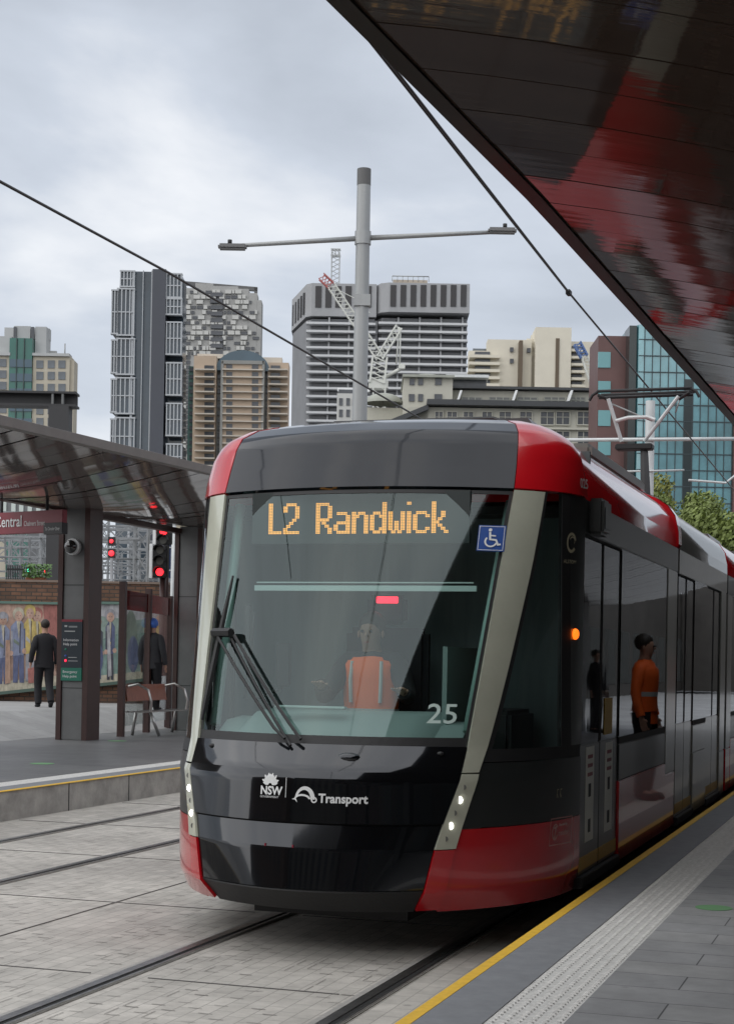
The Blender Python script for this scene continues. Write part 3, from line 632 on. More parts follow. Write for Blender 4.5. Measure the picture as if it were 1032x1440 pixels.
# ------------------------------------------------------------------ right platform canopy (overhead)
def cedge(y):
    T = [(-14,-2.6),(0,-2.15),(5.16,-1.84),(7.6,-1.716),(14.9,-1.513),(25,-1.38),(45,-1.25)]
    for a, b in zip(T, T[1:]):
        if y <= b[0]: return a[1]+(b[1]-a[1])*(y-a[0])/(b[0]-a[0])
    return -1.25
canopy = empty('platform_canopy', (3, 10, 0), 0, 'glossy dark brown canopy soffit reaching overhead above the right platform', 'canopy')
CP = [(0,0),(.25,-.05),(.6,-.13),(1.0,-.235),(1.5,-.38),(2.2,-.58),(3.2,-.78),(5,-.9),(8,-.9)]
rnd = random.Random(11)
y = -7.6; PAN = .462
while y < 37:
    b = MB(); j0, j1 = rnd.uniform(-.0012, .0012), rnd.uniform(-.0012, .0012)
    ya, yb = y+.006, y+PAN-.006
    rows = []
    for (yy, dz) in ((ya, j0), ((ya+yb)/2, (j0+j1)/2+.0003), (yb, j1)): rows.append([Vector((cedge(yy)+.05+dx, yy, 3.95+z_+dz)) for dx, z_ in CP])
    b.grid(rows)
    b.grid([rows[0], [p+Vector((0,0,.03)) for p in rows[0]]], sm=False); b.grid([rows[-1], [p+Vector((0,0,.03)) for p in rows[-1]]], sm=False)
    b.build('soffit_panel', M['soffit'], canopy, False); y += PAN
b = MB(); rows = [[], [], [], [], []]
for i in range(-15, 90):
    y = i*.5; x = cedge(y)
    for r, (dx, dz) in zip(rows, ((.05,-.01),(-.015,-.02),(-.05,.03),(-.03,.12),(.3,.2))): r.append(Vector((x+dx, y, 3.95+dz)))
b.grid([list(r) for r in zip(*rows)]); b.build('fascia', M['fascia'], canopy, False)
b = MB(); rows = []
for y in (-7.5, 0, 5, 10, 15, 25, 37): rows.append([Vector((cedge(y)+.3, y, 4.15)), Vector((cedge(y)+4, y, 4.1)), Vector((7, y, 4.3))])
b.grid(rows); b.grid([[Vector((cedge(y)+.06+dx, y, 4.0+z_)) for dx, z_ in CP] for y in (-7.5, 0, 5, 10, 15, 25, 37)])
b.build('roof_deck', M['fascia'], canopy, False)
for y in (-5, 3, 11, 19, 27, 35): MB().bevbox(2.6, 3.0, y, y+.6, .32, 3.3, .02).build('column', M['greypanel'], canopy, False)
# ------------------------------------------------------------------ left shelter
sh = empty('platform_shelter', (-12.5, 25, .32), 0, 'long shelter on the far platform with glossy curved soffit and brown steel columns', 'shelter')
def ledge_z(y): return 4.40+(y-12)*.0205
y = 9.0
while y < 46:
    ya, yb = y+.014, y+.62-.014; b = MB(); j = rnd.uniform(-.012, .012)
    LP = [(-10.42, 0), (-10.9, -.10), (-11.5, -.22), (-12.2, -.33), (-12.8, -.39), (-13.3, -.41), (-13.75, -.41)]
    b.grid([[Vector((x, yy, ledge_z(yy)+dz+(j if yy == ya else 0))) for x, dz in LP] for yy in (ya, (ya+yb)/2, yb)])
    b.build('soffit_panel', M['soffitL'], sh, False); y += .62
b = MB(); R_ = []
for yy in (9, 20, 32, 46): R_.append([Vector((-10.40, yy, ledge_z(yy)-.03)), Vector((-10.33, yy, ledge_z(yy)-.01)), Vector((-10.30, yy, ledge_z(yy)+.10)), Vector((-10.42, yy, ledge_z(yy)+.13)), Vector((-12, yy, ledge_z(yy)+.05))])
b.grid(R_, sm=False); b.build('fascia', M['fasciaL'], sh, False)
b = MB(); b.grid([[Vector((-10.4, yy, ledge_z(yy)+.03)), Vector((-12.2, yy, ledge_z(yy)-.30)), Vector((-13.8, yy, ledge_z(yy)-.37))] for yy in (9, 46)], sm=False); b.build('roof_deck', M['fascia'], sh, False)
for k, y in enumerate((15.6, 20.2, 24.82, 29.45, 34.0)):
    c = MB().bevbox(-13.66, -13.26, y, y+.4, .32, 4.34, .01).build('column', M['greypanel'], sh, False)
    MB().box(-13.75, -13.661, y-.03, y+.43, .32, 4.3).build('column_flange', M['brownsteel'], c, False)
    MB().box(-13.259, -13.16, y-.03, y+.43, .32, 4.3).build('column_flange', M['brownsteel'], c, False)
    for z in (1.2, 2.95): MB().box(-13.66, -13.26, y-.004, y+.001, z, z+.012).build('panel_joint', M['black'], c, False)
MB().box(-13.78, -13.62, 9, 46, 4.2, 4.3).build('lintel', M['brownsteel'], sh, False)
for y in (33.4,): MB().box(-13.72, -13.64, y, y+.09, .32, 4.06).build('mullion', M['brownsteel'], sh, False)
# help point panel on the column
hp = empty('help_point', (-13.46, 24.8, 1.35), 0, 'black and green information help point panel on the grey shelter column', 'help point')
MB().box(-13.655, -13.265, 24.775, 24.798, 1.55, 2.36).build('black_panel', mat('panel_black', (.02,.03,.04), .35), hp, False)
MB().box(-13.655, -13.265, 24.773, 24.798, 2.33, 2.37).build('red_strip', M['signred'], hp, False)
MB().box(-13.655, -13.265, 24.773, 24.798, 1.33, 1.548).build('green_panel', M['green'], hp, False)
fm = lambda x, z: (lambda u, v: Vector((x+u, 24.77, z+v)))
textmesh('Information', .062, 'lettering', M['white'], hp, fm(-13.62, 2.0)); textmesh('Help point', .062, 'lettering', M['white'], hp, fm(-13.62, 1.93))
textmesh('Emergency', .062, 'lettering', M['white'], hp, fm(-13.62, 1.46)); textmesh('Help point', .062, 'lettering', M['white'], hp, fm(-13.62, 1.385))
b = MB()
for (x, z, w_, h) in ((-13.6,2.24,.05,.03),(-13.52,2.25,.16,.008),(-13.52,2.235,.16,.008),(-13.6,2.16,.2,.018),(-13.52,1.72,.16,.01),(-13.52,1.66,.18,.01)): b.box(x, x+w_, 24.771, 24.774, z, z+h)
b.build('small_print', M['whitedim'], hp, False)
for x, z, m_ in ((-13.57,1.86,'green'),(-13.57,1.75,'blue'),(-13.57,1.67,'redled')): MB().sphere((x, 24.772, z), .022, sc=(1,.4,1)).build('button', M[m_], hp, False)
cc = empty('security_camera', (-13.46, 24.8, 3.6), 0, 'round black dome camera in a white ring high on the grey column', 'camera')
MB().tube([(-13.46, 24.80, 3.6), (-13.46, 24.72, 3.6)], .14, 20).build('housing', M['polewhite'], cc, False)
MB().sphere((-13.48, 24.71, 3.6), .115, sc=(1,.7,1)).build('dome', mat('dome_black', (.01,.01,.01), .08, coat=1), cc, False)
# hanging station sign
o = atZ(92, 728, 25.5); o.z = 0
sg = empty('station_sign', (o.x, o.y, 3.85), A+radians(-35.6), 'dark red hanging sign with white lettering Central Chalmers Street', 'sign')
sw = 3.2
MB().bevbox(-sw, 0, -.05, .05, -.17, .18, .008).build('sign_board', M['signred'], sg)
MB().bevbox(-.42, 0.005, -.06, .06, -.2, -.02, .006).build('direction_board', mat('board_black', (.02,.02,.022), .5), sg)
fl = lambda x, z: (lambda u, v: wm(sg)@Vector((x+u, -.062, z+v)))
textmesh('Central', .25, 'lettering', M['white'], sg, fl(-1.53, -.055), .002, sx=.82); textmesh('Chalmers Street', .115, 'lettering', M['white'], sg, fl(-.86, -.055), sx=.62)
textmesh('To Circular Quay', .075, 'lettering', M['white'], sg, fl(-.38, -.14), sx=.6)
for x in (-1.45, -.4): MB().tube([(x, 0, .18), (x, 0, .55), (x-.08, .03, .8)], .025, 8).build('hanger', M['black'], sg)
# glass windbreak beside the bench
wb = empty('windbreak', (-13.55, 27.5, .32), 0, 'glass windbreak with three brown posts and a red band behind the bench', 'screen')
ps = [atz(170, 1036, .32), atz(206, 1030, .32), atz(236, 1024, .32)]
tops = [3.35, 3.3, 3.25]
for p, t in zip(ps, tops): MB().box(p.x-.06, p.x+.06, p.y-.04, p.y+.04, .32, t-.25).build('post', M['brownsteel'], wb, False)
for a, b_ in zip(ps, ps[1:]):
    d = (b_-a).normalized(); n = Vector((-d.y, d.x, 0))*.008; a2, b2 = a+d*.07, b_-d*.07; q = MB()
    v = [a2-n, b2-n, b2+n, a2+n]; q.add([Vector((p.x, p.y, .5)) for p in v]+[Vector((p.x, p.y, 2.95)) for p in v], [(0,1,2,3),(4,5,6,7),(0,1,5,4),(1,2,6,5),(2,3,7,6),(3,0,4,7)])
    q.build('glass_pane', M['clear'], wb, False)
    v = [a2-n*2, b2-n*2, b2-n*1.2, a2-n*1.2]; q = MB(); q.add([Vector((p.x, p.y, 2.6)) for p in v]+[Vector((p.x, p.y, 2.95)) for p in v], [(0,1,2,3),(4,5,6,7),(0,1,5,4),(1,2,6,5),(2,3,7,6),(3,0,4,7)])
    q.build('red_band', glassmat('red_film', (.62,.12,.12), 1.5, .05), wb, False)
# bench
bn = empty('bench', (-13.2, 27.7, .32), 0, 'steel bench with curved arms and a red brown timber backrest on the far platform', 'bench')
b = MB()
for i in range(4): b.bevbox(-13.3+i*.09, -13.23+i*.09, 26.5, 29.2, .755, .775, .006)
b.build('seat', M['steelbright'], bn, False)
b = MB(); b.grid([[Vector((-13.38-.05*sin(t), yy, .95+.3*t/1.2)) for t in (0, .3, .6, .9, 1.2)] for yy in (26.75, 28.4)]); b.grid([[Vector((-13.41-.05*sin(t), yy, .95+.3*t/1.2)) for t in (0, .3, .6, .9, 1.2)] for yy in (26.75, 28.4)])
b.build('backrest', M['wood'], bn, False)
for yy in (26.8, 28.35):
    MB().tube([(-13.39, yy, 1.22), (-13.2, yy, 1.26), (-13.0, yy, 1.16), (-12.93, yy, .95), (-12.95, yy, .77)], .024, 8).build('armrest', M['steelbright'], bn, False)
for yy in (26.9, 28.6):
    for x0, x1 in ((-13.28, -13.4), (-13.0, -12.86)): MB().tube([(x0, yy, .76), (x1, yy+.1, .33)], .03, 8).build('leg', M['steelbright'], bn, False)
# ------------------------------------------------------------------ mural wall behind
Zw = 36.0; sw_ = Zw/FP
def F(px, py, Z=Zw): return atZ(px, py, Z)
class Far:
    """a thing whose front faces the street: local x to the right, local y away, local z up; measured in metres from its own base"""
    def __init__(s, name, px0, Z, label, cat, group=None, turn=0):
        s.Z = Z; R, U = ray(px0, 930); s.R0 = R; p = atZ(px0, 930, Z)
        s.o = empty(name, (p.x, p.y, 0), A+turn, label, cat, group); s.turn = turn
    def L(s, px, py):
        R, U = ray(px, py); return (R-s.R0)*s.Z, EYE+U*s.Z
    def box(s, name, m, px0, py0, px1, py1, y0=0, y1=10, par=None, bev=0):
        if px1 < 420 or px0 > 650: y1 = min(y1, max(y0+.5, 4.5))
        x0, z1 = s.L(px0, py0); x1, _ = s.L(px1, py0); _, z0 = s.L(px0, py1)
        b = MB(); (b.bevbox(x0, x1, y0, y1, z0, z1, bev) if bev else b.box(x0, x1, y0, y1, z0, z1)); return b.build(name, m, par or s.o)
    def base(s, name, m, px0, py0, px1, y0=0, y1=10):
        if px1 < 420 or px0 > 650: y1 = min(y1, max(y0+1, 3.5))
        x0, z1 = s.L(px0, py0); x1, _ = s.L(px1, py0); return MB().box(x0, x1, y0, y1, 0, z1).build(name, m, s.o)
    def rects(s, name, m, R, y0, y1, cap=100, par=None):
        R = sorted(R, key=lambda r: -(r[2]-r[0])*(r[3]-r[1])); me = None
        for k, r in enumerate(R[:cap]):
            x0, z1 = s.L(r[0], r[1]); x1, _ = s.L(r[2], r[1]); _, z0 = s.L(r[0], r[3])
            if me is None: 
                o = MB().box(-.5, .5, -.5, .5, 0, 1).build(name, m, par or s.o); me = o.data
            else: o = bpy.data.objects.new(name, me); C.objects.link(o); o.parent = par or s.o
            o.location = ((x0+x1)/2, (y0+y1)/2, z0); o.scale = (x1-x0, y1-y0, z1-z0)
        if len(R) > cap:
            b = MB()
            for r in R[cap:]:
                x0, z1 = s.L(r[0], r[1]); x1, _ = s.L(r[2], r[1]); _, z0 = s.L(r[0], r[3]); b.box(x0, x1, y0, y1, z0, z1)
            tag(b.build(name, m, par or s.o), kind='stuff')
W = Far('brick_wall', -60, 36.3, 'long brown brick wall with the painted mural behind the far platform', 'wall')
x1, zt = W.L(237, 822); MB().box(-6, x1, 0, .4, .4, zt).build('wall_body', M['brick'], W.o)
MB().box(-6, x1+.02, -.03, .43, zt, zt+.05).build('coping', mat('coping', (.2,.15,.12), .8), W.o)
pr = Far('brick_pier', 237, 35.6, 'pale brick pier at the right end of the mural wall', 'pier')
x1, zt = pr.L(262, 853); MB().box(0, x1, 0, .5, .4, zt).build('pier_body', M['brickpale'], pr.o); MB().box(-.04, x1+.04, -.04, .54, zt, zt+.08).build('pier_cap', M['whitedim'], pr.o)
PAL = [(.22,.25,.36),(.1,.12,.22),(.42,.27,.2),(.36,.14,.12),(.5,.46,.36),(.16,.2,.16),(.55,.42,.14),(.3,.3,.33),(.06,.06,.08),(.5,.33,.26),(.2,.3,.27),(.42,.42,.44)]
PM = [mat('mural_paint', tuple(.8*q for q in c), .6, var=.38, vs=7, stretch=(1.6,1,.7)) for c in PAL]
def mural(label, px0, px1, ytl, ybl, ybr, figs, bgm):
    m_ = Far('wall_mural', px0, 36.15, label, 'mural', 'painted panels on the brick wall')
    def P(px, py): x, z = m_.L(px, py); return x, z
    c = [P(px0, ytl), P(px1, ytl), P(px1, ybr), P(px0, ybl)]
    b = MB(); b.prism(c[::-1], .06, .1, mi=0, axis='y')
    d = [0]
    def poly(pts, mi): 
        d[0] += .0003; b.add([Vector((P(x, y)[0], .059-d[0], P(x, y)[1])) for x, y in pts], [tuple(range(len(pts)))], mi)
    def ell(cx_, cy, rx, ry, mi, n=14): poly([(cx_+rx*cos(2*pi*k/n), cy+ry*sin(2*pi*k/n)) for k in range(n)], mi)
    for q in figs:
        if q[0] == 'p': poly(q[1], q[2]+1)
        elif q[0] == 'e': ell(*q[1:5], q[5]+1)
        elif q[0] == 'fig':
            _, cx_, top, bot, w_, coat, leg, hair, skin = q; h = bot-top; hr = h*.075
            poly([(cx_-w_*.33, top+h*.55), (cx_+w_*.33, top+h*.55), (cx_+w_*.36, bot), (cx_+w_*.06, bot), (cx_, top+h*.65), (cx_-w_*.06, bot), (cx_-w_*.36, bot)], leg+1)
            poly([(cx_-w_*.5, top+h*.24), (cx_-w_*.15, top+h*.16), (cx_+w_*.15, top+h*.16), (cx_+w_*.5, top+h*.24), (cx_+w_*.48, top+h*.55), (cx_+w_*.34, top+h*.62), (cx_-w_*.36, top+h*.64), (cx_-w_*.52, top+h*.56)], coat+1)
            poly([(cx_-w_*.12, top+h*.17), (cx_+w_*.12, top+h*.17), (cx_+w_*.03, top+h*.42)], 4+1)
            ell(cx_, top+hr*.9, hr*1.05, hr*1.2, hair+1); ell(cx_+.3, top+hr*1.35, hr*.72, hr*.95, skin+1)
            for sx_ in (-.28, .28): ell(cx_+.3+sx_*hr, top+hr*1.25, hr*.1, hr*.08, 9, 6)
            ell(cx_+.3, top+hr*1.75, hr*.2, hr*.06, 4, 6); poly([(cx_+w_*.1, top+h*.2), (cx_+w_*.16, top+h*.2), (cx_+w_*.12, top+h*.6), (cx_+w_*.05, top+h*.6)], 9); poly([(cx_-w_*.3, top+h*.4), (cx_+w_*.05, top+h*.46), (cx_+w_*.03, top+h*.5), (cx_-w_*.32, top+h*.45)], (coat+5)%12+1); ell(cx_+w_*.47, top+h*.58, hr*.4, hr*.5, skin+1, 8); ell(cx_-w_*.47, top+h*.6, hr*.4, hr*.5, skin+1, 8)
            poly([(cx_-w_*.5, top+h*.3), (cx_-w_*.38, top+h*.3), (cx_-w_*.36, top+h*.56), (cx_-w_*.5, top+h*.56)], (coat+7)%12+1)
    ob = b.build('painting', [bgm]+PM, m_.o, fix=False)
    for (a0, a1) in ((ytl-3.5, ytl),):
        x0, z1 = P(px0-2, a0); x1_, _ = P(px1+2, a0); _, z0 = P(px0-2, a1); MB().box(x0, x1_, 0, .12, z0, z1).build('top_rail', mat('green_rail', (.1,.17,.14), .6), m_.o)
    b = MB(); q0 = P(px0-2, ybl); q1 = P(px1+2, ybr); b.prism([(q0[0], q0[1]-.07), (q1[0], q1[1]-.07), (q1[0], q1[1]), (q0[0], q0[1])], -.02, .12, axis='y'); b.build('bottom_rail', mat('green_rail2', (.07,.11,.09), .6), m_.o)
mural('painted mural panel of people in blue and yellow coats, left of the help point column', -30, 80, 848, 976, 964,
 [('p', [(-30,848),(80,848),(80,860),(60,880),(30,866),(-30,872)], 9), ('p', [(60,848),(80,848),(80,930),(66,925)], 3), ('p', [(-30,962),(80,950),(80,964),(-30,976)], 4),
  ('fig', -16, 858, 965, 22, 7, 8, 1, 2), ('fig', 4, 862, 962, 19, 0, 1, 7, 2), ('e', 4, 866, 8, 4, 7), ('fig', 52, 856, 960, 16, 6, 9, 3, 9), ('fig', 26, 856, 960, 22, 0, 1, 4, 9), ('fig', 42, 852, 958, 17, 6, 7, 6, 9), ('p', [(39,940),(49,938),(49,960),(40,961)], 3), ('p', [(8,900),(14,900),(15,960),(7,962)], 2)], mat('mural_ground', (.3,.2,.16), .6, var=.4, vs=3.5))
mural('painted mural panel of standing women on pale green, right of the help point column', 122, 234, 849, 963, 950,
 [('p', [(122,849),(234,849),(234,868),(190,872),(122,864)], 11), ('p', [(122,849),(141,849),(141,905),(122,910)], 2), ('p', [(140,900),(168,890),(168,952),(135,958)], 10), ('p', [(122,952),(234,940),(234,950),(122,963)], 4),
  ('e', 184, 892, 9, 34, 5), ('e', 187, 920, 8, 26, 1), ('e', 205, 905, 10, 30, 10), ('fig', 136, 868, 955, 17, 8, 1, 3, 9), ('e', 137, 925, 8, 24, 1), ('fig', 155, 858, 956, 13, 1, 8, 7, 9), ('p', [(150,880),(154,878),(157,950),(152,952)], 11), ('fig', 226, 866, 948, 16, 6, 10, 9, 9)], mat('mural_ground2', (.2,.26,.23), .6, var=.4, vs=3.5))
# ------------------------------------------------------------------ people
def skinmesh(name, V, E, m, parent, lv=2, root='pelvis', smooth=True):
    names = [k for k in V if any(k in e_ for e_ in E)]; idx = {k: i for i, k in enumerate(names)}
    me = bpy.data.meshes.new('sk'); me.from_pydata([V[k][0] for k in names], [(idx[a], idx[b]) for a, b in E], [])
    o = bpy.data.objects.new('sk', me); C.objects.link(o)
    mo = o.modifiers.new('s', 'SKIN'); mo.use_smooth_shade = True; o.modifiers.new('u', 'SUBSURF').levels = lv
    for k, i in idx.items():
        r = V[k][1]; o.data.skin_vertices[0].data[i].radius = r if isinstance(r, tuple) else (r, r)
        o.data.skin_vertices[0].data[i].use_root = (k == root)
    bpy.context.view_layer.update()
    m2 = bpy.data.meshes.new_from_object(o.evaluated_get(bpy.context.evaluated_depsgraph_get())); bpy.data.objects.remove(o)
    b = MB(); b.add([v.co.copy() for v in m2.vertices], [tuple(p.vertices) for p in m2.polygons], 0, True); bpy.data.meshes.remove(m2)
    return b.build(name, m, parent)
def person(loc, rz, label, coatm, legm, hairm, pose=None, extra=None, parent=None, hat=None, vest=None, seated=False, skin=None):
    r = empty('person', loc, rz, label, 'person')
    V = {'pelvis': ((0,0,.95),(.125,.1)), 'spine': ((0,0,1.14),(.12,.09)), 'chest': ((0,0,1.34),(.15,.105)), 'nb': ((0,-.005,1.46),(.075,.065)), 'neck': ((0,.0,1.53),.06), 'jaw': ((0,.022,1.59),(.066,.08)), 'head': ((0,.01,1.66),(.082,.1)), 'crown': ((0,.0,1.715),(.06,.075))}
    for s, sg_ in (('L', -1), ('R', 1)):
        V.update({'sh'+s: ((sg_*.17,0,1.425),.045), 'el'+s: ((sg_*.235,-.03,1.14),.043), 'wr'+s: ((sg_*.245,.05,.9),.03), 'pa'+s: ((sg_*.245,.07,.83),(.03,.022)),
                  'hip'+s: ((sg_*.09,0,.9),.09), 'kn'+s: ((sg_*.1,.03,.5),.058), 'an'+s: ((sg_*.1,-.02,.1),.04), 'toe'+s: ((sg_*.11,.15,.04),.035)})
    if pose: 
        for k, p in pose.items(): V[k] = (p, V[k][1])
    E = [('pelvis','spine'),('spine','chest'),('chest','nb'),('nb','neck'),('neck','jaw'),('jaw','head'),('head','crown')]
    for s in 'LR':
        E += [('chest','sh'+s),('sh'+s,'el'+s),('el'+s,'wr'+s),('wr'+s,'pa'+s),('pelvis','hip'+s),('hip'+s,'kn'+s),('kn'+s,'an'+s),('an'+s,'toe'+s)]
        pa = Vector(V['pa'+s][0]); wr = Vector(V['wr'+s][0]); d = (pa-wr).normalized(); sd_ = d.cross(Vector((0,0,1)) if abs(d.z) < .8 else Vector((1,0,0))).normalized()
        for k in range(4):
            f1 = pa+d*.02+sd_*(k-1.5)*.019; f2 = f1+d*(.045-.006*abs(k-1.3))+Vector((0,.006,0)); f3 = f2+d*.028+Vector((0,.014,0))
            V['f%d1%s'%(k,s)] = (tuple(f1), .010); V['f%d2%s'%(k,s)] = (tuple(f2), .009); V['f%d3%s'%(k,s)] = (tuple(f3), .007)
            E += [('pa'+s,'f%d1%s'%(k,s)),('f%d1%s'%(k,s),'f%d2%s'%(k,s)),('f%d2%s'%(k,s),'f%d3%s'%(k,s))]
        t1 = wr*.4+pa*.6-sd_*.034; t2 = t1+d*.035-sd_*.016
        V['t1'+s] = (tuple(t1), .011); V['t2'+s] = (tuple(t2), .008); E += [('pa'+s,'t1'+s),('t1'+s,'t2'+s)]
    body = skinmesh('body', V, E, skin or M['skin'], r)
    def grow(keys, g_): return {k: (V[k][0], tuple(x+g_ for x in (V[k][1] if isinstance(V[k][1], tuple) else (V[k][1],)*2))) for k in keys}
    G = {k: Vector(V[k][0]) for k in V}
    def loft(rings, n=20):
        b = MB(); b.grid([[c+Vector((rx*cos(2*pi*k/n), ry*sin(2*pi*k/n)*(1 if sin(2*pi*k/n) > 0 else .92), (.004*sin(5*k+c.z*30)) )) for k in range(n+1)] for c, rx, ry in rings]); return b
    def limb(b, pts, rr):
        P = []; R = []
        for i in range(len(pts)-1):
            for t in (0, .25, .5, .75): P.append(pts[i].lerp(pts[i+1], t)); R.append(rr[i]+(rr[i+1]-rr[i])*t)
        P.append(pts[-1]); R.append(rr[-1])
        for _ in range(2): P = [P[0]]+[(P[i-1]+P[i]*2+P[i+1])/4 for i in range(1, len(P)-1)]+[P[-1]]
        R = [q*(1+.035*sin(i*2.3)) for i, q in enumerate(R)]
        b.tube(P, R, 12)
    dn = (G['pelvis']-G['spine']).normalized() if not seated else Vector((0,0,-1)); up_ = (G['nb']-G['chest']).normalized()
    jk = loft([(G['pelvis']+dn*(.13 if not seated else .02), .188, .138), (G['pelvis'], .183, .132), (G['spine'], .168, .122), (G['chest']-up_*.04, .19, .135), (G['chest']+up_*.04, .2, .128), (G['chest']+up_*.085, .195, .115), (G['chest']+up_*.115, .165, .1), (G['nb']+up_*.02, .11, .085), (G['neck']-up_*.025, .068, .066)])
    for q in 'LR': limb(jk, [G['sh'+q]*.45+G['chest']*.55+Vector((0,0,.03)), G['sh'+q]*.95+G['chest']*.05-Vector((0,0,.015)), G['el'+q], G['wr'+q]], [.07, .074, .06, .046])
    jk.build('jacket', coatm, r)
    tr = MB(); 
    for q in 'LR': limb(tr, [G['hip'+q]+Vector((0,0,.04)), G['kn'+q], G['an'+q]-Vector((0,0,.02))], [.112, .082, .066])
    tr.build('trousers', legm, r)
    for q in 'LR': 
        an, to = G['an'+q], G['toe'+q]; b = MB(); b.tube([an+(an-to)*.25-Vector((0,0,.045)), an-Vector((0,0,.045)), an.lerp(to, .6)-Vector((0,0,.02)), to, to+(to-an)*.2-Vector((0,0,.01))], [.035, .048, .046, .04, .018], 12); b.build('shoe', M['suit'], r)
    hd = Vector(V['head'][0]); cr_ = Vector(V['crown'][0])
    up = (cr_-hd).normalized()
    if hat: 
        b = MB(); b.sphere(hd+up*.02, .105, sc=(.95,1.1,1.02)); hm_ = hat
        b.build('cap', hm_, r)
    else:
        b = MB(); b.sphere(hd+up*.03+Vector((0,-.022,.0)), .098, sc=(.92,1.02,.98)); b.build('hair', hairm, r)
    # face
    for s in (-1, 1): MB().sphere(hd+Vector((s*.03,.094,-.012)), .011, 8, 6).build('eye', M['black'], r)
    for s in (-1, 1): MB().sphere(hd+Vector((s*.083,.0,-.03)), .022, 8, 6, sc=(.4,.8,1.2)).build('ear', M['skin'], r)
    MB().sphere(hd+Vector((0,.1,-.035)), .012, 8, 6, sc=(.8,1,1.3)).build('nose', M['skin'], r)
    MB().sphere(hd+Vector((0,.09,-.085)), .02, 8, 6, sc=(1.1,.4,.25)).build('mouth', mat('lips', (.3,.1,.08), .6), r)
    if vest:
        if seated:
            for s in (-1, 1):
                b = MB(); b.tube([Vector(V['chest'][0])+Vector((s*.1,.13,-.2)), Vector(V['chest'][0])+Vector((s*.105,.135,-.05)), Vector(V['chest'][0])+Vector((s*.1,.115,.07))], .013, 6); b.build('reflective_band', M['silverband'], r)
        loft([(G['pelvis'], .196, .145), (G['spine'], .182, .135), (G['chest']-up_*.04, .203, .148), (G['chest']+up_*.05, .212, .14), (G['chest']+up_*.1, .17, .11), (G['nb']+up_*.0, .118, .09)]).build('hi_vis_vest', M['vest'], r)
        b = MB(); z = V['spine'][0][2]; q = V['spine'][0]
        b.add(*(lambda n=20: ([Vector((q[0]+.186*cos(2*pi*k/n), q[1]+.14*sin(2*pi*k/n), z-.03+dz)) for dz in (0,.05) for k in range(n)], [(k, (k+1)%n, n+(k+1)%n, n+k) for k in range(n)]))())
        b.build('reflective_band', M['silverband'], r)
    return r
p = atz(62, 993, .74)
person((p.x+.0, p.y, .69), A+radians(20), 'man in a black suit walking away past the painted mural', M['suit'], M['suit'], M['hair'],
  {'knL': (-.1,.16,.52), 'anL': (-.1,.06,.12), 'toeL': (-.11,.2,.05), 'knR': (.1,.02,.5), 'anR': (.1,-.26,.16), 'toeR': (.11,-.14,.05), 'elL': (-.25,-.1,1.16), 'wrL': (-.27,.0,.93), 'paL': (-.27,.03,.86)}).location
p = atZ(213, 1005, 31.2)
person((p.x, p.y, .72), A+radians(-15), 'person in a blue and white cap and dark jacket seen through the glass windbreak', M['jacket'], M['suit'], M['hair'], hat=M['capblue'])
# driver, seated and facing out of the windscreen
dr = person((CX-.02, 10.28, .64), pi, 'tram driver in an orange reflective vest seated behind the windscreen', M['suit'], M['suit'], M['hair'],
  {'pelvis': (0,0,.58), 'spine': (0,-.03,.78), 'chest': (0,-.03,1.04), 'nb': (0,-.02,1.15), 'neck': (0,-.01,1.2), 'jaw': (0,.02,1.255), 'head': (0,.01,1.32), 'crown': (0,.0,1.37),
   'hipL': (-.09,.02,.55), 'knL': (-.13,.42,.58), 'anL': (-.13,.4,.15), 'toeL': (-.14,.55,.07), 'hipR': (.09,.02,.55), 'knR': (.13,.42,.58), 'anR': (.13,.4,.15), 'toeR': (.14,.55,.07),
   'shL': (-.18,-.02,1.13), 'elL': (-.3,.12,.88), 'wrL': (-.34,.36,.92), 'paL': (-.34,.43,.93), 'shR': (.18,-.02,1.13), 'elR': (.27,.14,.86), 'wrR': (.2,.4,.95), 'paR': (.19,.46,.96)}, vest=True, seated=True, skin=mat('skin_tan', (.3,.18,.13), .6))
person((-1.38, 17.6, .32), radians(100), 'platform worker in an orange vest whose reflection shows in the tram side', M['vest'], M['suit'], M['hair'], vest=True)
for (x, y, a, lab, ct_, lg, vs_) in ((1.4, 24.5, 80, 'person in a white top standing on the right platform, reflected in the tram windows', M['white'], M['navy'], None), (3.2, 30, 60, 'person in a dark jacket and jeans further along the right platform', M['jacket'], M['navy'], None), (2.2, 34.5, 120, 'person in black farthest along the right platform', M['suit'], M['suit'], None)):
    person((x, y, .32), radians(a), lab, ct_, lg, M['hair'], vest=vs_)
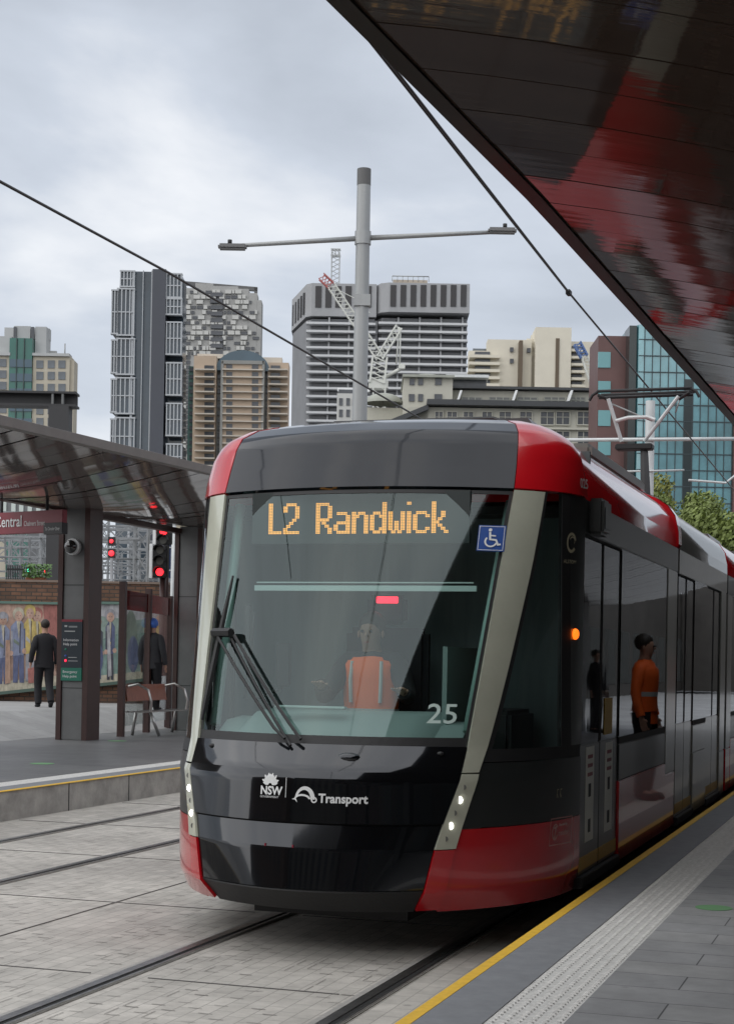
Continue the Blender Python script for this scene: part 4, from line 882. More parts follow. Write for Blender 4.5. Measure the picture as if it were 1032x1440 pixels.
# ------------------------------------------------------------------ things beyond the shelter
def lattice(b, p0, p1, w_, n, r=.03, up=Vector((0,0,1))):
    p0, p1 = Vector(p0), Vector(p1); d = (p1-p0).normalized(); a = up-d*up.dot(d)
    a = (a.normalized() if a.length > .01 else Vector((1,0,0)))*w_/2; c = d.cross(a)
    ch = [a+c, a-c, -a-c, -a+c]
    for q in ch: b.tube([p0+q, p1+q], r, 4, cap=False)
    for i in range(n):
        q0 = p0+(p1-p0)*i/n; q1 = p0+(p1-p0)*(i+1)/n
        for k in range(4): b.tube([q0+ch[k], q1+ch[(k+1)%4]], r*.6, 4, cap=False)
gl = ['nearest grey railway gantry behind the mural wall', 'second grey lattice railway gantry', 'tall grey railway gantry with many droppers', 'fourth grey railway gantry seen between the shelter columns', 'wide grey railway gantry further back', 'farthest railway gantry']
for k, (Z, pxa, pxb, pyt) in enumerate(((62, -40, 200, 742), (75, 20, 246, 760), (88, -30, 190, 775), (100, 60, 250, 752), (112, -40, 246, 784), (125, 100, 246, 795))):
    G = Far('railway_gantry', pxa, Z, gl[k]+' beyond the mural wall' if 'wall' not in gl[k] else gl[k], 'gantry', 'railway overhead line gantries')
    x1, z = G.L(pxb, pyt); b = MB(); lattice(b, (0,0,z), (x1,0,z), .9, int(x1/1.2)+2, .05); b.build('lattice_beam', M['gantry'], G.o)
    for x in (0, x1*.45, x1): b = MB(); lattice(b, (x,0,0), (x,0,z+.8), .5, 9, .05); b.build('lattice_post', M['gantry'], G.o)
    for i in range(int(x1/1.4)):
        x = 1.0+i*1.4+rnd.uniform(-.3,.3); MB().tube([(x,0,z-.4), (x,.2,z-1.2-rnd.random()), (x+.7,.2,z-1.5-rnd.random())], .045, 4).build('dropper', M['gantry'], G.o)
    for i in range(3):
        zz = z-1.2-i*.8; b = MB(); b.tube([(0,0,zz), (x1,0,zz)], .04, 4); b.build('span_wire', M['gantry'], G.o)
for k, (px, py, m_, Z, lab) in enumerate(((157, 761, 'redlight', 60, 'upper red railway signal between the shelter columns'), (157, 778, 'redlight', 58, 'bright red railway signal below the upper one'), (139, 806, 'redlight', 66, 'red railway signal just above the mural wall'), (139, 817, 'redlight', 66, 'lowest red railway signal touching the wall top'), (41, 802, 'greenlight', 70, 'small green railway signal left of the planter'), (40, 814, 'redlight', 70, 'red railway signal below the green one'), (64, 804, 'redlight', 68, 'red railway signal right of the planter'), (64, 814, 'redlight', 68, 'lower red railway signal right of the planter'), (46, 821, 'orangelight', 60, 'orange railway signal at the foot of the planter'))):
    p = atZ(px, py, Z); s = empty('railway_signal', (p.x, p.y, 0), A, lab, 'signal', 'lit railway signals')
    MB().box(-.13, .13, .05, .2, p.z-.16, p.z+.16).build('backboard', M['black'], s)
    MB().sphere((0, 0, p.z), .07 if k not in (1,) else .1, 12, 8, sc=(1,.4,1)).build('lamp', M[m_], s)
    MB().tube([(0,.2,0), (0,.2,p.z-.5)], .07, 6).build('post', M['gantry'], s)
# street traffic lights between the columns
def tl(px, pytop, pybot, lit, Z, lab, wh):
    p = atZ(px, (pytop+pybot)/2, Z); s = empty('traffic_light', (p.x, p.y, .7), A-.1, lab, 'traffic light', 'red traffic lights behind the shelter')
    t = atZ(px, pytop, Z).z-.7; b_ = atZ(px, pybot, Z).z-.7
    MB().bevbox(-.13, .17, 0, .2, b_, t, .02).build('signal_head', M['black'], s)
    h = (t-b_)/3
    for k in range(3):
        z = b_+h*(k+.5); o = MB().tube([(.02,-.02,z), (.02,.0,z)], .078, 16).build('lamp', M['redlight'] if k == lit else M['lens'], s)
        MB().prism([(.12*cos(a), z-0+.12*sin(a)) for a in [i*pi/10 for i in range(11)]]+[(.11*cos(a), z+.11*sin(a)) for a in [pi-i*pi/10 for i in range(11)]], -.16, -.001, axis='y', M=Matrix.Translation((.02,0,0))).build('visor', M['black'], s)
    MB().bevbox(-.2, -.131, -.02, .22, b_-.02, t+.02, .01).build('white_backplate', M['white'], s)
    MB().tube([(.05,.15,0), (.05,.15,b_)], .06, 10).build('pole', M['brownsteel'], s)
tl(229, 728, 766, 1, 33.5, 'upper red traffic light with white backing plate between the shelter columns', 1)
tl(224, 766, 812, 0, 33.0, 'lower brighter red traffic light in front of the upper one', 1)
bnr = Far('street_banner', 235, 34.5, 'narrow navy blue banner on a pole right of the traffic lights', 'banner')
bnr.box('banner_cloth', M['navy'], 235, 737, 243, 813, 0, .03)
x, z = bnr.L(245, 735); MB().tube([(x,0,0),(x,0,z)], .05, 8).build('pole', M['polewhite'], bnr.o)
for py in (742, 770, 802): x0, z0 = bnr.L(236, py); MB().tube([(x0,0,z0),(x,0,z0)], .015, 6).build('bracket', M['polewhite'], bnr.o)
blg = Far('cream_building', 243, 60, 'sliver of a cream building with dark ledges behind the banner', 'building')
blg.base('wall', mat('cream_sliver', (.38,.34,.26), .8), 243, 700, 262, 0, 8); blg.box('ledge', M['black'], 241, 822, 262, 826, -.6, .0)
gb = Far('grey_building', 2, 150, 'grey concrete building with small pale windows above the hanging sign', 'building', turn=0)
gb.base('wall', mat('grey_conc', (.13,.135,.14), .8, var=.1), 40, 735, 58, 0, 6)
gb.box('upper_floor', mat('grey_conc2', (.17,.175,.18), .8, var=.1), -20, 700, 92, 735, 0, 8)
gb.rects('window', mat('pale_win', (.5,.55,.52), .4), [(x, 706, x+6, 720) for x in (-10, 4, 17, 28, 40, 52, 68, 76, 84)], -.15, .0)
fc = Far('iron_fence', 8, 40, 'black iron railing standing on the wall below the station sign', 'fence')
x1, z1 = fc.L(35, 795); _, z0 = fc.L(8, 823); b = MB()
for i in range(11): x = x1*i/10; b.box(x-.012, x+.012, 0, .02, z0-.4, z1)
b.box(0, x1, -.01, .03, z1-.12, z1-.08); b.box(0, x1, -.01, .03, z0, z0+.03); b.build('railing', M['black'], fc.o)
# planter on the wall
pl = Far('potted_plant', 50, 36.6, 'small leafy potted plant on top of the brick wall', 'plant')
_, zw = pl.L(50, 822); MB().bevbox(-.25, .2, -.05, .2, zw-.02, zw+.16, .02).build('pot', mat('terracotta', (.2,.08,.04), .8), pl.o)
b = MB(); lr = random.Random(4)
for i in range(220):
    a = lr.uniform(0, 2*pi); rr = lr.random()**.5*.33; z = zw+.15+lr.random()*.3; c = Vector((rr*cos(a), rr*sin(a)*.5, z)); u = Vector((lr.uniform(-1,1), lr.uniform(-1,1), lr.uniform(-.3,1))).normalized()*.05; v = u.orthogonal().normalized()*.025
    b.add([c-u, c+v, c+u, c-v], [(0,1,2,3)], 0)
b.build('leaves', mat('leaf_bright', (.08,.16,.04), .6), pl.o, fix=False)
# steel beam on a post, left
sb = Far('steel_beam', -40, 46, 'weathered steel beam on a post above the left shelter roof', 'beam')
x0, z0 = sb.L(-40, 568); x1, z1 = sb.L(110, 553); b = MB()
b.box(x0, x1, -.3, .3, z1-.06, z1); b.box(x0, x1, -.3, .3, z0-.06, z0); b.box(x0, x1, -.03, .03, z0, z1-.06); b.build('girder', mat('steel_dark', (.035,.035,.037), .6), sb.o)
for px in (77, 91): x, _ = sb.L(px, 560); MB().box(x-.03, x+.03, -.28, .28, z0, z1-.06).build('stiffener', M['greypanel'], sb.o)
x, _ = sb.L(86, 560); MB().box(x-.28, x+.28, -.3, .3, 0, z0-.06).build('post', mat('steel_dark2', (.04,.04,.042), .6), sb.o)
# ------------------------------------------------------------------ poles and wires
def taper(b, p0, p1, r0, r1, n=18): b.tube([p0, p1], [r0, r1], n)
mp_ = Far('lighting_mast', 508, 30, 'tall grey lighting mast with two long arms behind the tram roof', 'mast')
x, zt = mp_.L(512, 238); xs, za = mp_.L(511, 335)
b = MB(); taper(b, (x,0,0), (x,0,zt-.3), .155, .125); b.build('pole', M['polegrey'], mp_.o)
MB().tube([(x,0,zt-.3), (x,0,zt)], .128, 18).build('pole_cap', mat('cap_grey', (.12,.12,.12), .6), mp_.o)
MB().tube([(x,0,za-.12), (x,0,za+.12)], .15, 18).build('collar', M['polegrey'], mp_.o)
MB().box(x-.14, x+.16, -.15, .1, *sorted((mp_.L(520,432)[1], mp_.L(520,416)[1]))).build('clamp', M['polegrey'], mp_.o)
for px, py in ((308, 347), (725, 325)):
    xe, ze = mp_.L(px, py); arm = MB().tube([(x,0,za), (xe,0,ze)], [.05,.035], 10).build('arm', M['polegrey'], mp_.o)
    d = 1 if px > 500 else -1; b = MB(); b.bevbox(-.26, .26, -.1, .1, -.05, .05, .03, M=Matrix.Translation((xe-d*.25, 0, ze))@Matrix.Rotation(-(ze-za)/(xe-x) if False else 0, 4, 'Y')); b.build('lamp_head', mat('lamp_grey', (.16,.16,.16), .5), mp_.o)
    MB().tube([(xe-d*.2,0,ze+.05), (xe-d*.2,0,ze+.13)], .04, 10).build('light_sensor', M['black'], mp_.o)
wp2 = Far('overhead_line_mast', 911, 35, 'pale overhead line mast with cross arms behind the pantograph', 'mast')
x, zt = wp2.L(914, 564); MB().tube([(x,0,0), (x,0,zt)], .1, 14).build('pole', M['polewhite'], wp2.o)
for px0, py0, px1, py1 in ((788, 620, 1060, 618), (872, 664, 960, 662)):
    x0, z0 = wp2.L(px0, py0); x1, z1 = wp2.L(px1, py1); MB().tube([(x0,-.12,z0), (x1,-.12,z1)], .04 if py0 < 640 else .02, 8).build('cross_arm', M['polewhite'], wp2.o)
x0, z0 = wp2.L(966, 676); x1, z1 = wp2.L(1018, 680); MB().tube([(x0,-.12,z0), (x1,-.12,z1), (x1+.3,-.12,z1+.25)], .025, 8).build('registration_arm', M['polewhite'], wp2.o)
def wire(pts, r, lab, name='overhead_wire'):
    tag(MB().tube(pts, r, 6).build(name, M['wire']), lab, 'wire')
P_ = lambda px, py, X: atX(px, py, X)
p0, p1, p2 = P_(540, 78, -3.35), P_(800, 412, -3.35), P_(1032, 690, -3.35)
pre = p0+(p0-p1)*1.6
wire([pre, p0, p1, p2, p2+Vector((0,20,0))], .011, 'black contact wire above the tram running down to the pantograph')
off = Vector((-.045, 0, .03)); wire([pre+off*1.6, p0+off, p1+off*.3], .009, 'thinner twin wire hung just beside the contact wire above the tram')
MB().bevbox(p1.x-.03, p1.x+.02, p1.y-.05, p1.y+.05, p1.z-.025, p1.z+.03, .008).build('x', M['black']); cl = bpy.data.objects['x']; cl.name = 'wire_clamp'; cl.data.name = 'wire_clamp'; tag(cl, 'small black clamp joining the two wires above the tram', 'clamp')
a0, a1, a2 = P_(0, 255, -7.3), P_(240, 385, -7.3), P_(585, 585, -7.3)
wire([a0+(a0-a1)*1.5, a0, a1, a2, a2+(a2-a1)*.6], .014, 'black overhead wire of the far track crossing the sky at left')
WG_ = mat('street_glass', (.04,.045,.05), .15)
# ------------------------------------------------------------------ dark building added out of view behind the right platform, darkens reflections
offb = empty('station_building', (9, 10, .32), 0, 'dark station building along the back of the right platform', 'building')
b = MB(); b.box(9, 12, -12, 120, .32, 6.2); b.box(-1.0, 8.9, 100, 104, .32, 7); b.build('wall', mat('station_wall', (.06,.055,.05), .6, var=.3, vs=1), offb, False)
for i in range(32):
    MB().box(8.96, 9.0, -10+i*4, -7.2+i*4, .9, 3.4).build('window', mat('station_glass', (.09,.1,.1), .1) if i == 0 else bpy.data.materials['station_glass'], offb, False)
for k, (x0, x1, y, h) in enumerate(((-70, -28, -34, 17), (-27, 6, -40, 24), (7, 50, -36, 15))):  # unseen buildings behind the viewer, added to darken reflections in the tram nose
    sb_ = empty('street_building', ((x0+x1)/2, y, 0), 0, ['wide brown brick building across the street behind the viewer, left of the tall one', 'tallest stone building across the street behind the viewer', 'lowest brick building across the street behind the viewer'][k], 'building', 'buildings across the street')
    MB().box(x0, x1, y-10, y, 0, h).build('wall', mat('street_wall', ((.16,.1,.07), (.2,.18,.15), (.12,.09,.08))[k], .8, var=.3, vs=.5), sb_, False)
    for i in range(int((x1-x0)/4)):
        for j_ in range(int(h/3.6)): MB().box(x0+1+i*4, x0+2.8+i*4, y-.05, y+.08, 1+j_*3.6, 3+j_*3.6).build('window', WG_, sb_, False)
# ------------------------------------------------------------------ the skyline
conc = lambda n, c, v=.1, r=.8: mat(n, c, r, var=v, vs=.25)
WG = mat('window_glass', (.07,.085,.1), .12, spec=1.6, var=.4, vs=.5); WG2 = mat('window_dark', (.055,.06,.07), .25, var=.5, vs=.35); 
# 1 cream office with green glass
B = Far('office_building', -30, 220, 'cream office building with a green glass centre at the far left', 'building', 'city buildings on the skyline')
cr1 = conc('cream_wall', (.46,.42,.34)); wh1 = conc('pale_grey_wall', (.4,.41,.41))
B.base('wall', cr1, -30, 497, 14, .4, 25); B.base('wall', cr1, 46, 498, 98, .4, 25); B.base('wall', cr1, 98, 505, 103.5, .8, 25)
B.box('cornice', wh1, -30, 495, 15, 499, 0, 2); B.box('cornice', wh1, 46, 496, 98, 500, 0, 2)
B.base('glass_front', mat('green_glass', (.02,.12,.095), .12, var=.3, vs=.12), 14, 475, 46, .1, 20)
for y in (505, 525, 546, 567, 588): B.box('glass_band', mat('blue_glass', (.04,.085,.12), .12) if y == 505 else bpy.data.materials['blue_glass'], 14.5, y, 45.5, y+11, -.05, .1)
b = MB()
for px in (24.5, 35): x, z = B.L(px, 476); b.box(x-.06, x+.06, -.12, .1, 20, z)
b.build('mullion', mat('mullion_dark', (.03,.05,.05), .5), B.o)
for px0, px1, y0 in ((-30, 14, 469), (17, 40, 455), (47, 63, 456)): B.box('roof_drum', wh1, px0, y0, px1, 500, 1.5, 16)
B.box('roof_drum', wh1, 0, 454, 63.5, 470, 3, 14); B.box('roof_drum', wh1, 46, 485, 72, 498, 4, 16); B.box('roof_plant', wh1, 10, 450.5, 50, 455, 6, 12)
for px in (17, 42): B.box('roof_slot', WG2, px, 457, px+4, 474, 1.2, 1.5)
B.rects('window', WG, [(c-5, r, c+5, r+11) for c in (56, 72, 87) for r in (506, 522, 539, 555, 571, 587)]+[(-3, r, 9, r+11) for r in (504, 520, 536, 553, 569)]+[(-22, r, -9, r+11) for r in (504, 520, 536, 553, 569)], .3, .42)
x, z = B.L(80, 497); _, z2 = B.L(80, 471); MB().tube([(x,6,z),(x,6,z2)], .1, 5).build('antenna', M['polegrey'], B.o)
# 2 dark glass tower
B = Far('glass_tower', 156, 180, 'tall dark blue glass tower with white framed bays', 'building', 'city buildings on the skyline')
dk = mat('slate_cladding', (.04,.045,.06), .4, var=.1, vs=.2); gl2 = mat('tower_glass', (.045,.065,.085), .1, var=.35, vs=.15); whf = mat('white_frame', (.4,.42,.44), .5)
B.base('wall', gl2, 166, 388, 257, 1.6, 20); B.base('core_slab', dk, 216, 380, 235, -.6, 18); B.base('glass_strip', gl2, 188, 381, 215, .2, 10)
for px, w_ in ((187, 3), (202, 1), (214, 3.5)): B.base('fin', whf, px, 381, px+w_, -.3, 4)
b = None
def bay(px0, px1, y0, y1, nm, sub, name='framed_bay'):
    o = B.box(name, gl2, px0, y0, px1, y1, -.2, 5); x0, z1 = B.L(px0, y0); x1, _ = B.L(px1, y0); _, z0 = B.L(px0, y1); q = MB(); t = .08
    q.box(x0-.1, x1+.1, -.45, .2, z1-t, z1+t); q.box(x0-.1, x1+.1, -.45, .2, z0-t, z0+t); zm = (z0+z1)/2; q.box(x0, x1, -.4, .2, zm-.06, zm+.06)
    for k in range(nm+1):
        x = x0+(x1-x0)*k/nm; q.box(x-.06, x+.06, -.43, .2, z0, z1)
    fo = q.build('bay_frame', whf, B.o)
for y0, y1, dx in ((382, 404, 4), (407, 472, 0), (477, 527, -1), (532, 582, -2), (588, 640, -3)):
    bay(167+dx*1.2 if y0 > 400 else 171, 190, y0, y1, 4, 2)
    if y0 > 400: bay(159+dx*.6, 167+dx, y0+2, y1-2, 2, 2, 'side_bay')
for y0, y1 in ((386, 419), (421, 443), (454, 499), (511, 556), (568, 613), (625, 660)): bay(235.5, 256, y0, y1, 4, 2)
# 3 patchwork tower
B = Far('patchwork_tower', 252, 260, 'tower with an irregular pattern of white and grey panels behind the glass tower', 'building', 'city buildings on the skyline')
g3 = conc('mid_grey_panel', (.34,.34,.33)); w3 = conc('white_panel', (.5,.5,.48)); d3 = mat('dark_panel', (.09,.09,.09), .5)
for px0, px1, y0 in ((252, 262, 402), (262, 275, 405), (275, 300, 398), (300, 335, 402), (335, 350, 406), (350, 362, 412), (362, 368, 422)): B.base('wall', g3, px0, y0, px1, 0, 18)
rr = random.Random(5); R1, R2, R3 = [], [], []
y = 408
while y < 500:
    x = 255
    while x < 366:
        w_ = rr.choice((4, 6, 8, 10)); k = rr.random()
        top = 402 if x < 335 else (410 if x < 350 else (417 if x < 362 else 426))
        if y > top and x+w_ < 367:
            if k < .5: R1.append((x, y, x+w_-1, y+5.4))
            elif k < .84: R2.append((x+.6, y+.8, x+w_-1, y+4.8))
            elif k < .8: R3.append((x, y, x+w_-1, y+4))
        x += w_
    y += 7.2
for y in range(500, 640, 7): R1 += [(255, y, 262, y+4.5)]; R2.append((263, y, 268, y+5))
B.rects('white_panel', w3, R1, -.4, .05); B.rects('window', WG2, R2, -.15, .05); B.rects('dark_panel', d3, R3, -.3, .05)
B.rects('window', WG2, [(297, y, 314, y+5.5) for y in range(412, 500, 9)], -.5, .05)
x0, z1 = B.L(256, 391); x1, _ = B.L(361, 398); _, z0 = B.L(361, 420); b = MB(); b.prism([(x0, z1), (x1, z1-.75), (x1, z1-1.4), (x0, z1-.6)], 2, 2.6, axis='y'); b.box(x1-.5, x1, 2, 2.6, z0, z1-.8); b.build('roof_frame', d3, B.o)
# 4 beige brick tower
B = Far('beige_tower', 264, 200, 'beige brick apartment tower with a curved blue glass crown', 'building', 'city buildings on the skyline')
be = conc('beige_brick', (.47,.37,.28), .12); be2 = conc('cream_trim', (.55,.5,.43)); bf = conc('grey_frame', (.27,.27,.255)); bg_ = mat('crown_glass', (.045,.085,.115), .15, var=.15, vs=.3)
B.base('wall', be, 273, 500, 305, .0, 16); B.base('wall', be, 377, 509, 406, .3, 16); B.base('recess_wall', bf, 303, 512, 379, 1.2, 16); B.base('centre_wall', be, 313, 510, 372, -.6, 10)
B.base('corner_glass', mat('teal_glass', (.06,.11,.1), .2, var=.2, vs=.3), 264, 512, 273.5, 1.5, 12)
x0, zb = B.L(303, 520); x1, _ = B.L(379, 520); _, zt = B.L(340, 492); xm = (x0+x1)/2; hw = (x1-x0)/2
B_ = MB(); B_.prism([(xm+hw*cos(a), zb-0+.0+(zt-zb)*sin(a)) for a in [i*pi/16 for i in range(17)]], 0.2, 9, axis='y'); B_.build('arched_crown', bg_, B.o)
B.box('roof_trim', be2, 275, 493, 312, 499, 2, 12); B.box('roof_trim', be2, 368, 496, 395, 509, 3, 12)
B.box('frame_band', bf, 312, 508, 373, 513, -.8, .0)
for px in (312, 369.5): B.base('frame_post', bf, px, 509, px+3.5, -.8, 0)
rows = [514+i*10.35 for i in range(14)]
for nm, cols in (('window', ((288, 301), (319, 327.5), (355, 364), (381, 394))), ('recess_window', ((305, 311), (373.5, 377)))):
    B.rects(nm, WG2, [(a, y, b_, y+6) for a, b_ in cols for y in rows], -.75 if nm == 'window' else 1.0, -.55 if nm == 'window' else 1.25, cap=100) if nm != 'window' else [B.rects('window', WG2, [(a, y, b_, y+6) for y in rows], ((-.1) if (a < 300 or a > 380) else -.68), (.35 if a > 380 else (.1 if a < 300 else -.55)), cap=100) for a, b_ in cols]
B.rects('balcony_band', be2, [(a, y+6.1, b_, y+7.8) for a, b_ in ((275, 303), (314, 371), (378, 405)) for y in rows], -1.0, .2)
B.rects('side_window', WG2, [(265, y, 272, y+5) for y in rows], 1.35, 1.55)
# 5 grey hotel tower
B = Far('grey_tower', 405, 300, 'wide grey tower with vertical slots at the top and white banded floors', 'building', 'city buildings on the skyline')
gt = conc('tower_concrete', (.33,.335,.345)); gd = conc('tower_dark_concrete', (.21,.215,.225)); wb_ = conc('white_band', (.56,.57,.58)); slot = mat('slot_dark', (.03,.028,.03), .5)
def prismpx(name, m, plan, ytop, ybot=None):
    pts = [(B.L(px, 500)[0], d) for px, d in plan]; z1 = B.L(plan[0][0], ytop)[1]; z0 = 0 if ybot is None else B.L(plan[0][0], ybot)[1]
    return MB().prism(pts, z0, z1).build(name, m, B.o)
prismpx('wall', gd, [(406, 14), (430, 1.5), (436, .6), (530, .6), (530, 30), (406, 30)], 448); prismpx('wall', gd, [(530, 2), (536, .6), (656, .6), (656, 30), (530, 30)], 446)
prismpx('crown', gt, [(404, 14), (429, .8), (437, -.4), (528, -.4), (528, 30), (404, 30)], 398, 444); prismpx('crown', gt, [(527, 1), (534, -1), (545, -1.8), (658, -1.8), (658, 30), (527, 30)], 400, 441)
for a in [444+i*14 for i in range(6)]: B.box('slot', slot, a, 403, a+8.5, 433, -.55, -.3)
for a in [549+i*14 for i in range(8)]: B.box('slot', slot, a, 404, a+8, 434, -1.95, -1.7)
for i in range(5):
    t = (i+.5)/5; x = B.L(406+23*t, 500)[0]; d = 14-13*t; _, z1 = B.L(410, 408); _, z0 = B.L(410, 438)
    MB().box(-.5, .5, -.1, .3, z0, z1, M=Matrix.Translation((x-.25, d, 0))@Matrix.Rotation(-1.35, 4, 'Z')).build('slot', slot, B.o)
rr5 = [448+i*11.4 for i in range(16)]
B.rects('window', WG2, [(a, y, a+w_, y+5.5) for y in rr5 for a, w_ in ((438, 23), (463, 26), (491, 23), (516, 11))], .35, .65)
B.rects('window_bay', WG2, [(a, y, a+w_, y+5.5) for y in rr5 for a, w_ in ((538, 18), (560, 28), (590, 28), (620, 28), (650, 5))], .35, .65)
B.rects('balcony', wb_, [(a, y+6, b_, y+9) for y in rr5 for a, b_ in ((431, 528), (532, 657))], -1.2, .62)
for px in (462, 490, 559, 589, 619, 649): B.base('column', gt, px, 447, px+2.2, -.5, .7)
x, z = B.L(555, 399); B.box('plant_room', conc('tan_plant', (.38,.33,.27)), 553, 386, 602, 400, 4, 16); b = MB(); x1 = B.L(604, 380)[0]; z1 = B.L(560, 381)[1]; x0 = B.L(552, 381)[0]
b.tube([(x0,4,z1),(x1,4,z1)], .12, 4)
for i in range(8): xx = x0+(x1-x0)*i/7; b.tube([(xx,4,z1-1),(xx,4,z1)], .08, 4)
b.build('roof_rail', M['polegrey'], B.o)
B = Far('lattice_antenna', 461, 305, 'thin lattice antenna mast on the roof of the grey tower', 'antenna')
_, z0 = B.L(461, 400); _, z1 = B.L(461, 348); b = MB(); lattice(b, (0,4,z0), (0,4,z1), 1.5, 8, .12); b.build('lattice_shaft', M['polegrey'], B.o); b = MB(); lattice(b, (-.9,4,z1), (.9,4,z1), 1.2, 3, .12); b.build('antenna_head', M['polegrey'], B.o)
# 6 small white building
B = Far('white_building', 474, 150, 'small white building at the foot of the grey tower', 'building', 'city buildings on the skyline')
B.base('wall', conc('white_render', (.5,.5,.48)), 474, 553, 502, 0, 12); B.box('roof_plant', WG2, 476, 545, 500, 553, 1, 8); B.box('site_screen', M['white'], 474, 540, 520, 545, 2, 3)
B.rects('window', WG2, [(477, 560, 482, 570), (487, 560, 492, 570), (477, 576, 482, 586), (487, 576, 492, 586), (496, 560, 500, 570)], -.1, .05)
# 7 low stone building with domes
B = Far('stone_building', 512, 110, 'long grey green stone building with domed corner turret and dark cornices', 'building', 'city buildings on the skyline')
st = conc('grey_green_stone', (.44,.43,.37), .12); stc = mat('dark_cornice', (.045,.048,.052), .6); lead = mat('lead_dome', (.3,.31,.27), .55, var=.15, vs=1)
B.base('wall', st, 575, 572, 842, 0, 14); B.base('attic_wall', st, 628, 543, 836, 1.5, 14); B.base('turret', st, 568, 528, 637, .4, 6); B.base('lower_wing', st, 512, 563, 575, 3, 14)
B.box('cornice', stc, 600, 563.5, 842, 571, -.8, 1.4); B.box('attic_cornice', stc, 628, 538.5, 838, 542, .9, 3); B.box('turret_cornice', lead, 566, 526, 639, 529.5, .0, 6.4); B.box('lower_cornice', stc, 600, 643, 842, 648, -.5, .2); B.box('string_course', st, 580, 598.5, 842, 601, -.3, .2)
for (a, b_, yt, yb) in ((569, 636, 513.5, 527), (512, 568, 541, 556)):
    x0, z0 = B.L(a, yb); x1, _ = B.L(b_, yb); _, z1 = B.L(a, yt); q = MB(); xm = (x0+x1)/2; rx = (x1-x0)/2; rows = []
    for i in range(7):
        t = i/6*pi/2; rows.append([Vector((xm+rx*cos(t)*cos(p_), 3.4+rx*cos(t)*sin(p_), z0+(z1-z0)*sin(t))) for p_ in [2*pi*k/32 for k in range(33)]])
    q.grid(rows); q.build('dome', lead, B.o)
x0, z0 = B.L(524, 602); x1, z1 = B.L(602, 568); q = MB(); q.prism([(x0, z0), (x1, z1-.1), (x1, z1-.45), (x0, z0-.35)], -.6, .6, axis='y'); q.build('raking_cornice', stc, B.o)
q = MB(); q.prism([(x0, z0-.3), (x1, z1-.4), (x1, 0), (x0, 0)], 0, 2.8, axis='y'); q.build('raking_wall', st, B.o)
B.rects('window', WG2, [(576, 531, 583, 540), (588, 531, 595, 540), (612, 531, 621, 540), (575, 553, 583, 563), (588, 553, 595, 563), (611, 553, 622, 564)], .3, .45)
att = [(651, 554, 679, 563), (690, 554, 719, 563), (729, 554, 758, 563), (768, 554, 798, 563), (806, 554, 826, 563)]
for r_ in att:
    x0, z1 = B.L(r_[0], r_[1]); x1, _ = B.L(r_[2], r_[1]); _, z0 = B.L(r_[0], r_[3]); fr_ = MB().box(x0, x1, 1.35, 1.55, z0, z1).build('window', mat('attic_window', (.12,.125,.12), .3) if r_ is att[0] else bpy.data.materials['attic_window'], B.o)
    q = MB()
    for k in range(4): x = x0+(x1-x0)*k/3; q.box(x-.04, x+.04, 1.28, 1.36, z0, z1)
    q.box(x0, x1, 1.28, 1.36, z0+.2, z0+.26); q.build('window_frame', lead, B.o)
for px in (645, 723, 801): x, z1 = B.L(px+2, 548); _, z0 = B.L(px, 563); x2, _ = B.L(px-3, 563); q = MB(); q.prism([(x2, z0), (x2+.15, z0), (x+.15, z1), (x, z1)], .2, 1.5, axis='y'); q.build('fin', M['white'], B.o)
wn = [(612,622),(629,642),(652,665),(678,691),(702,718),(731,747),(760,778),(782,800),(812,828)]
for y0, y1 in ((579.5, 597), (607, 626), (651, 668)):
    for a, b_ in wn:
        x0, z1 = B.L(a, y0); x1, _ = B.L(b_, y0); _, z0 = B.L(a, y1); o = MB().box(x0, x1, -.02, .1, z0, z1).build('window', WG2, B.o)
        q = MB(); t = .07; q.box(x0-t, x0, -.12, .1, z0-t, z1+t); q.box(x1, x1+t, -.12, .1, z0-t, z1+t); q.box(x0, x1, -.12, .1, z1, z1+t); q.box(x0, x1, -.16, .1, z0-t, z0); q.box((x0+x1)/2-.025, (x0+x1)/2+.025, -.06, .0, z0, z1); q.box(x0, x1, -.06, .0, z0+(z1-z0)*.6-.02, z0+(z1-z0)*.6+.02); q.build('window_frame', st, B.o)
B.box('penthouse', WG2, 636, 519, 690, 538, 4, 12); B.box('penthouse_roof', M['polewhite'], 630, 515, 692, 519, 3, 13); B.box('penthouse_sill', st, 630, 534, 700, 539, 2.6, 12)
# 8 cream tower
B = Far('cream_tower', 656, 220, 'cream apartment block with curved stepped balconies', 'building', 'city buildings on the skyline')
ct = conc('cream_render', (.64,.6,.5), .08)
B.base('wall', ct, 660, 489, 690, 2, 18); B.base('wall', ct, 686, 476, 748, .5, 18); B.base('wall', ct, 742, 473, 757, 1.5, 18); B.base('lift_tower', ct, 752, 462, 802, -1, 14); B.base('wall', ct, 800, 478, 838, 1, 18)
q = MB(); x, z = B.L(754, 462); x1, _ = B.L(800, 462); q.tube([((x+x1)/2, 5, 0), ((x+x1)/2, 5, z)], (x1-x)/2+.3, 24); q.build('round_stair', ct, B.o)
B.rects('slit', mat('slit_brown', (.12,.09,.06), .7), [(729, 481, 734, 560), (780, 478, 785, 560)], -1.15, .6)
B.rects('window', WG2, [(717, 488, 722, 494), (741, 489, 746, 495), (717, 504, 722, 510), (754, 520, 758, 526)]+[(668, 494+i*10, 689, 499+i*10) for i in range(6)]+[(804, 486+i*10, 818, 491+i*10) for i in range(6)]+[(754, 481+i*11, 760, 485+i*11) for i in range(5)], .2, 2.1)
B.rects('balcony', ct, [(658-1+(3-i if i < 3 else 0), 499.5+i*10, 702, 503.5+i*10) for i in range(6)]+[(802, 491.5+i*10, 822, 495+i*10) for i in range(6)]+[(751, 486+i*11, 763, 489+i*11) for i in range(5)], -.6, 2.2)
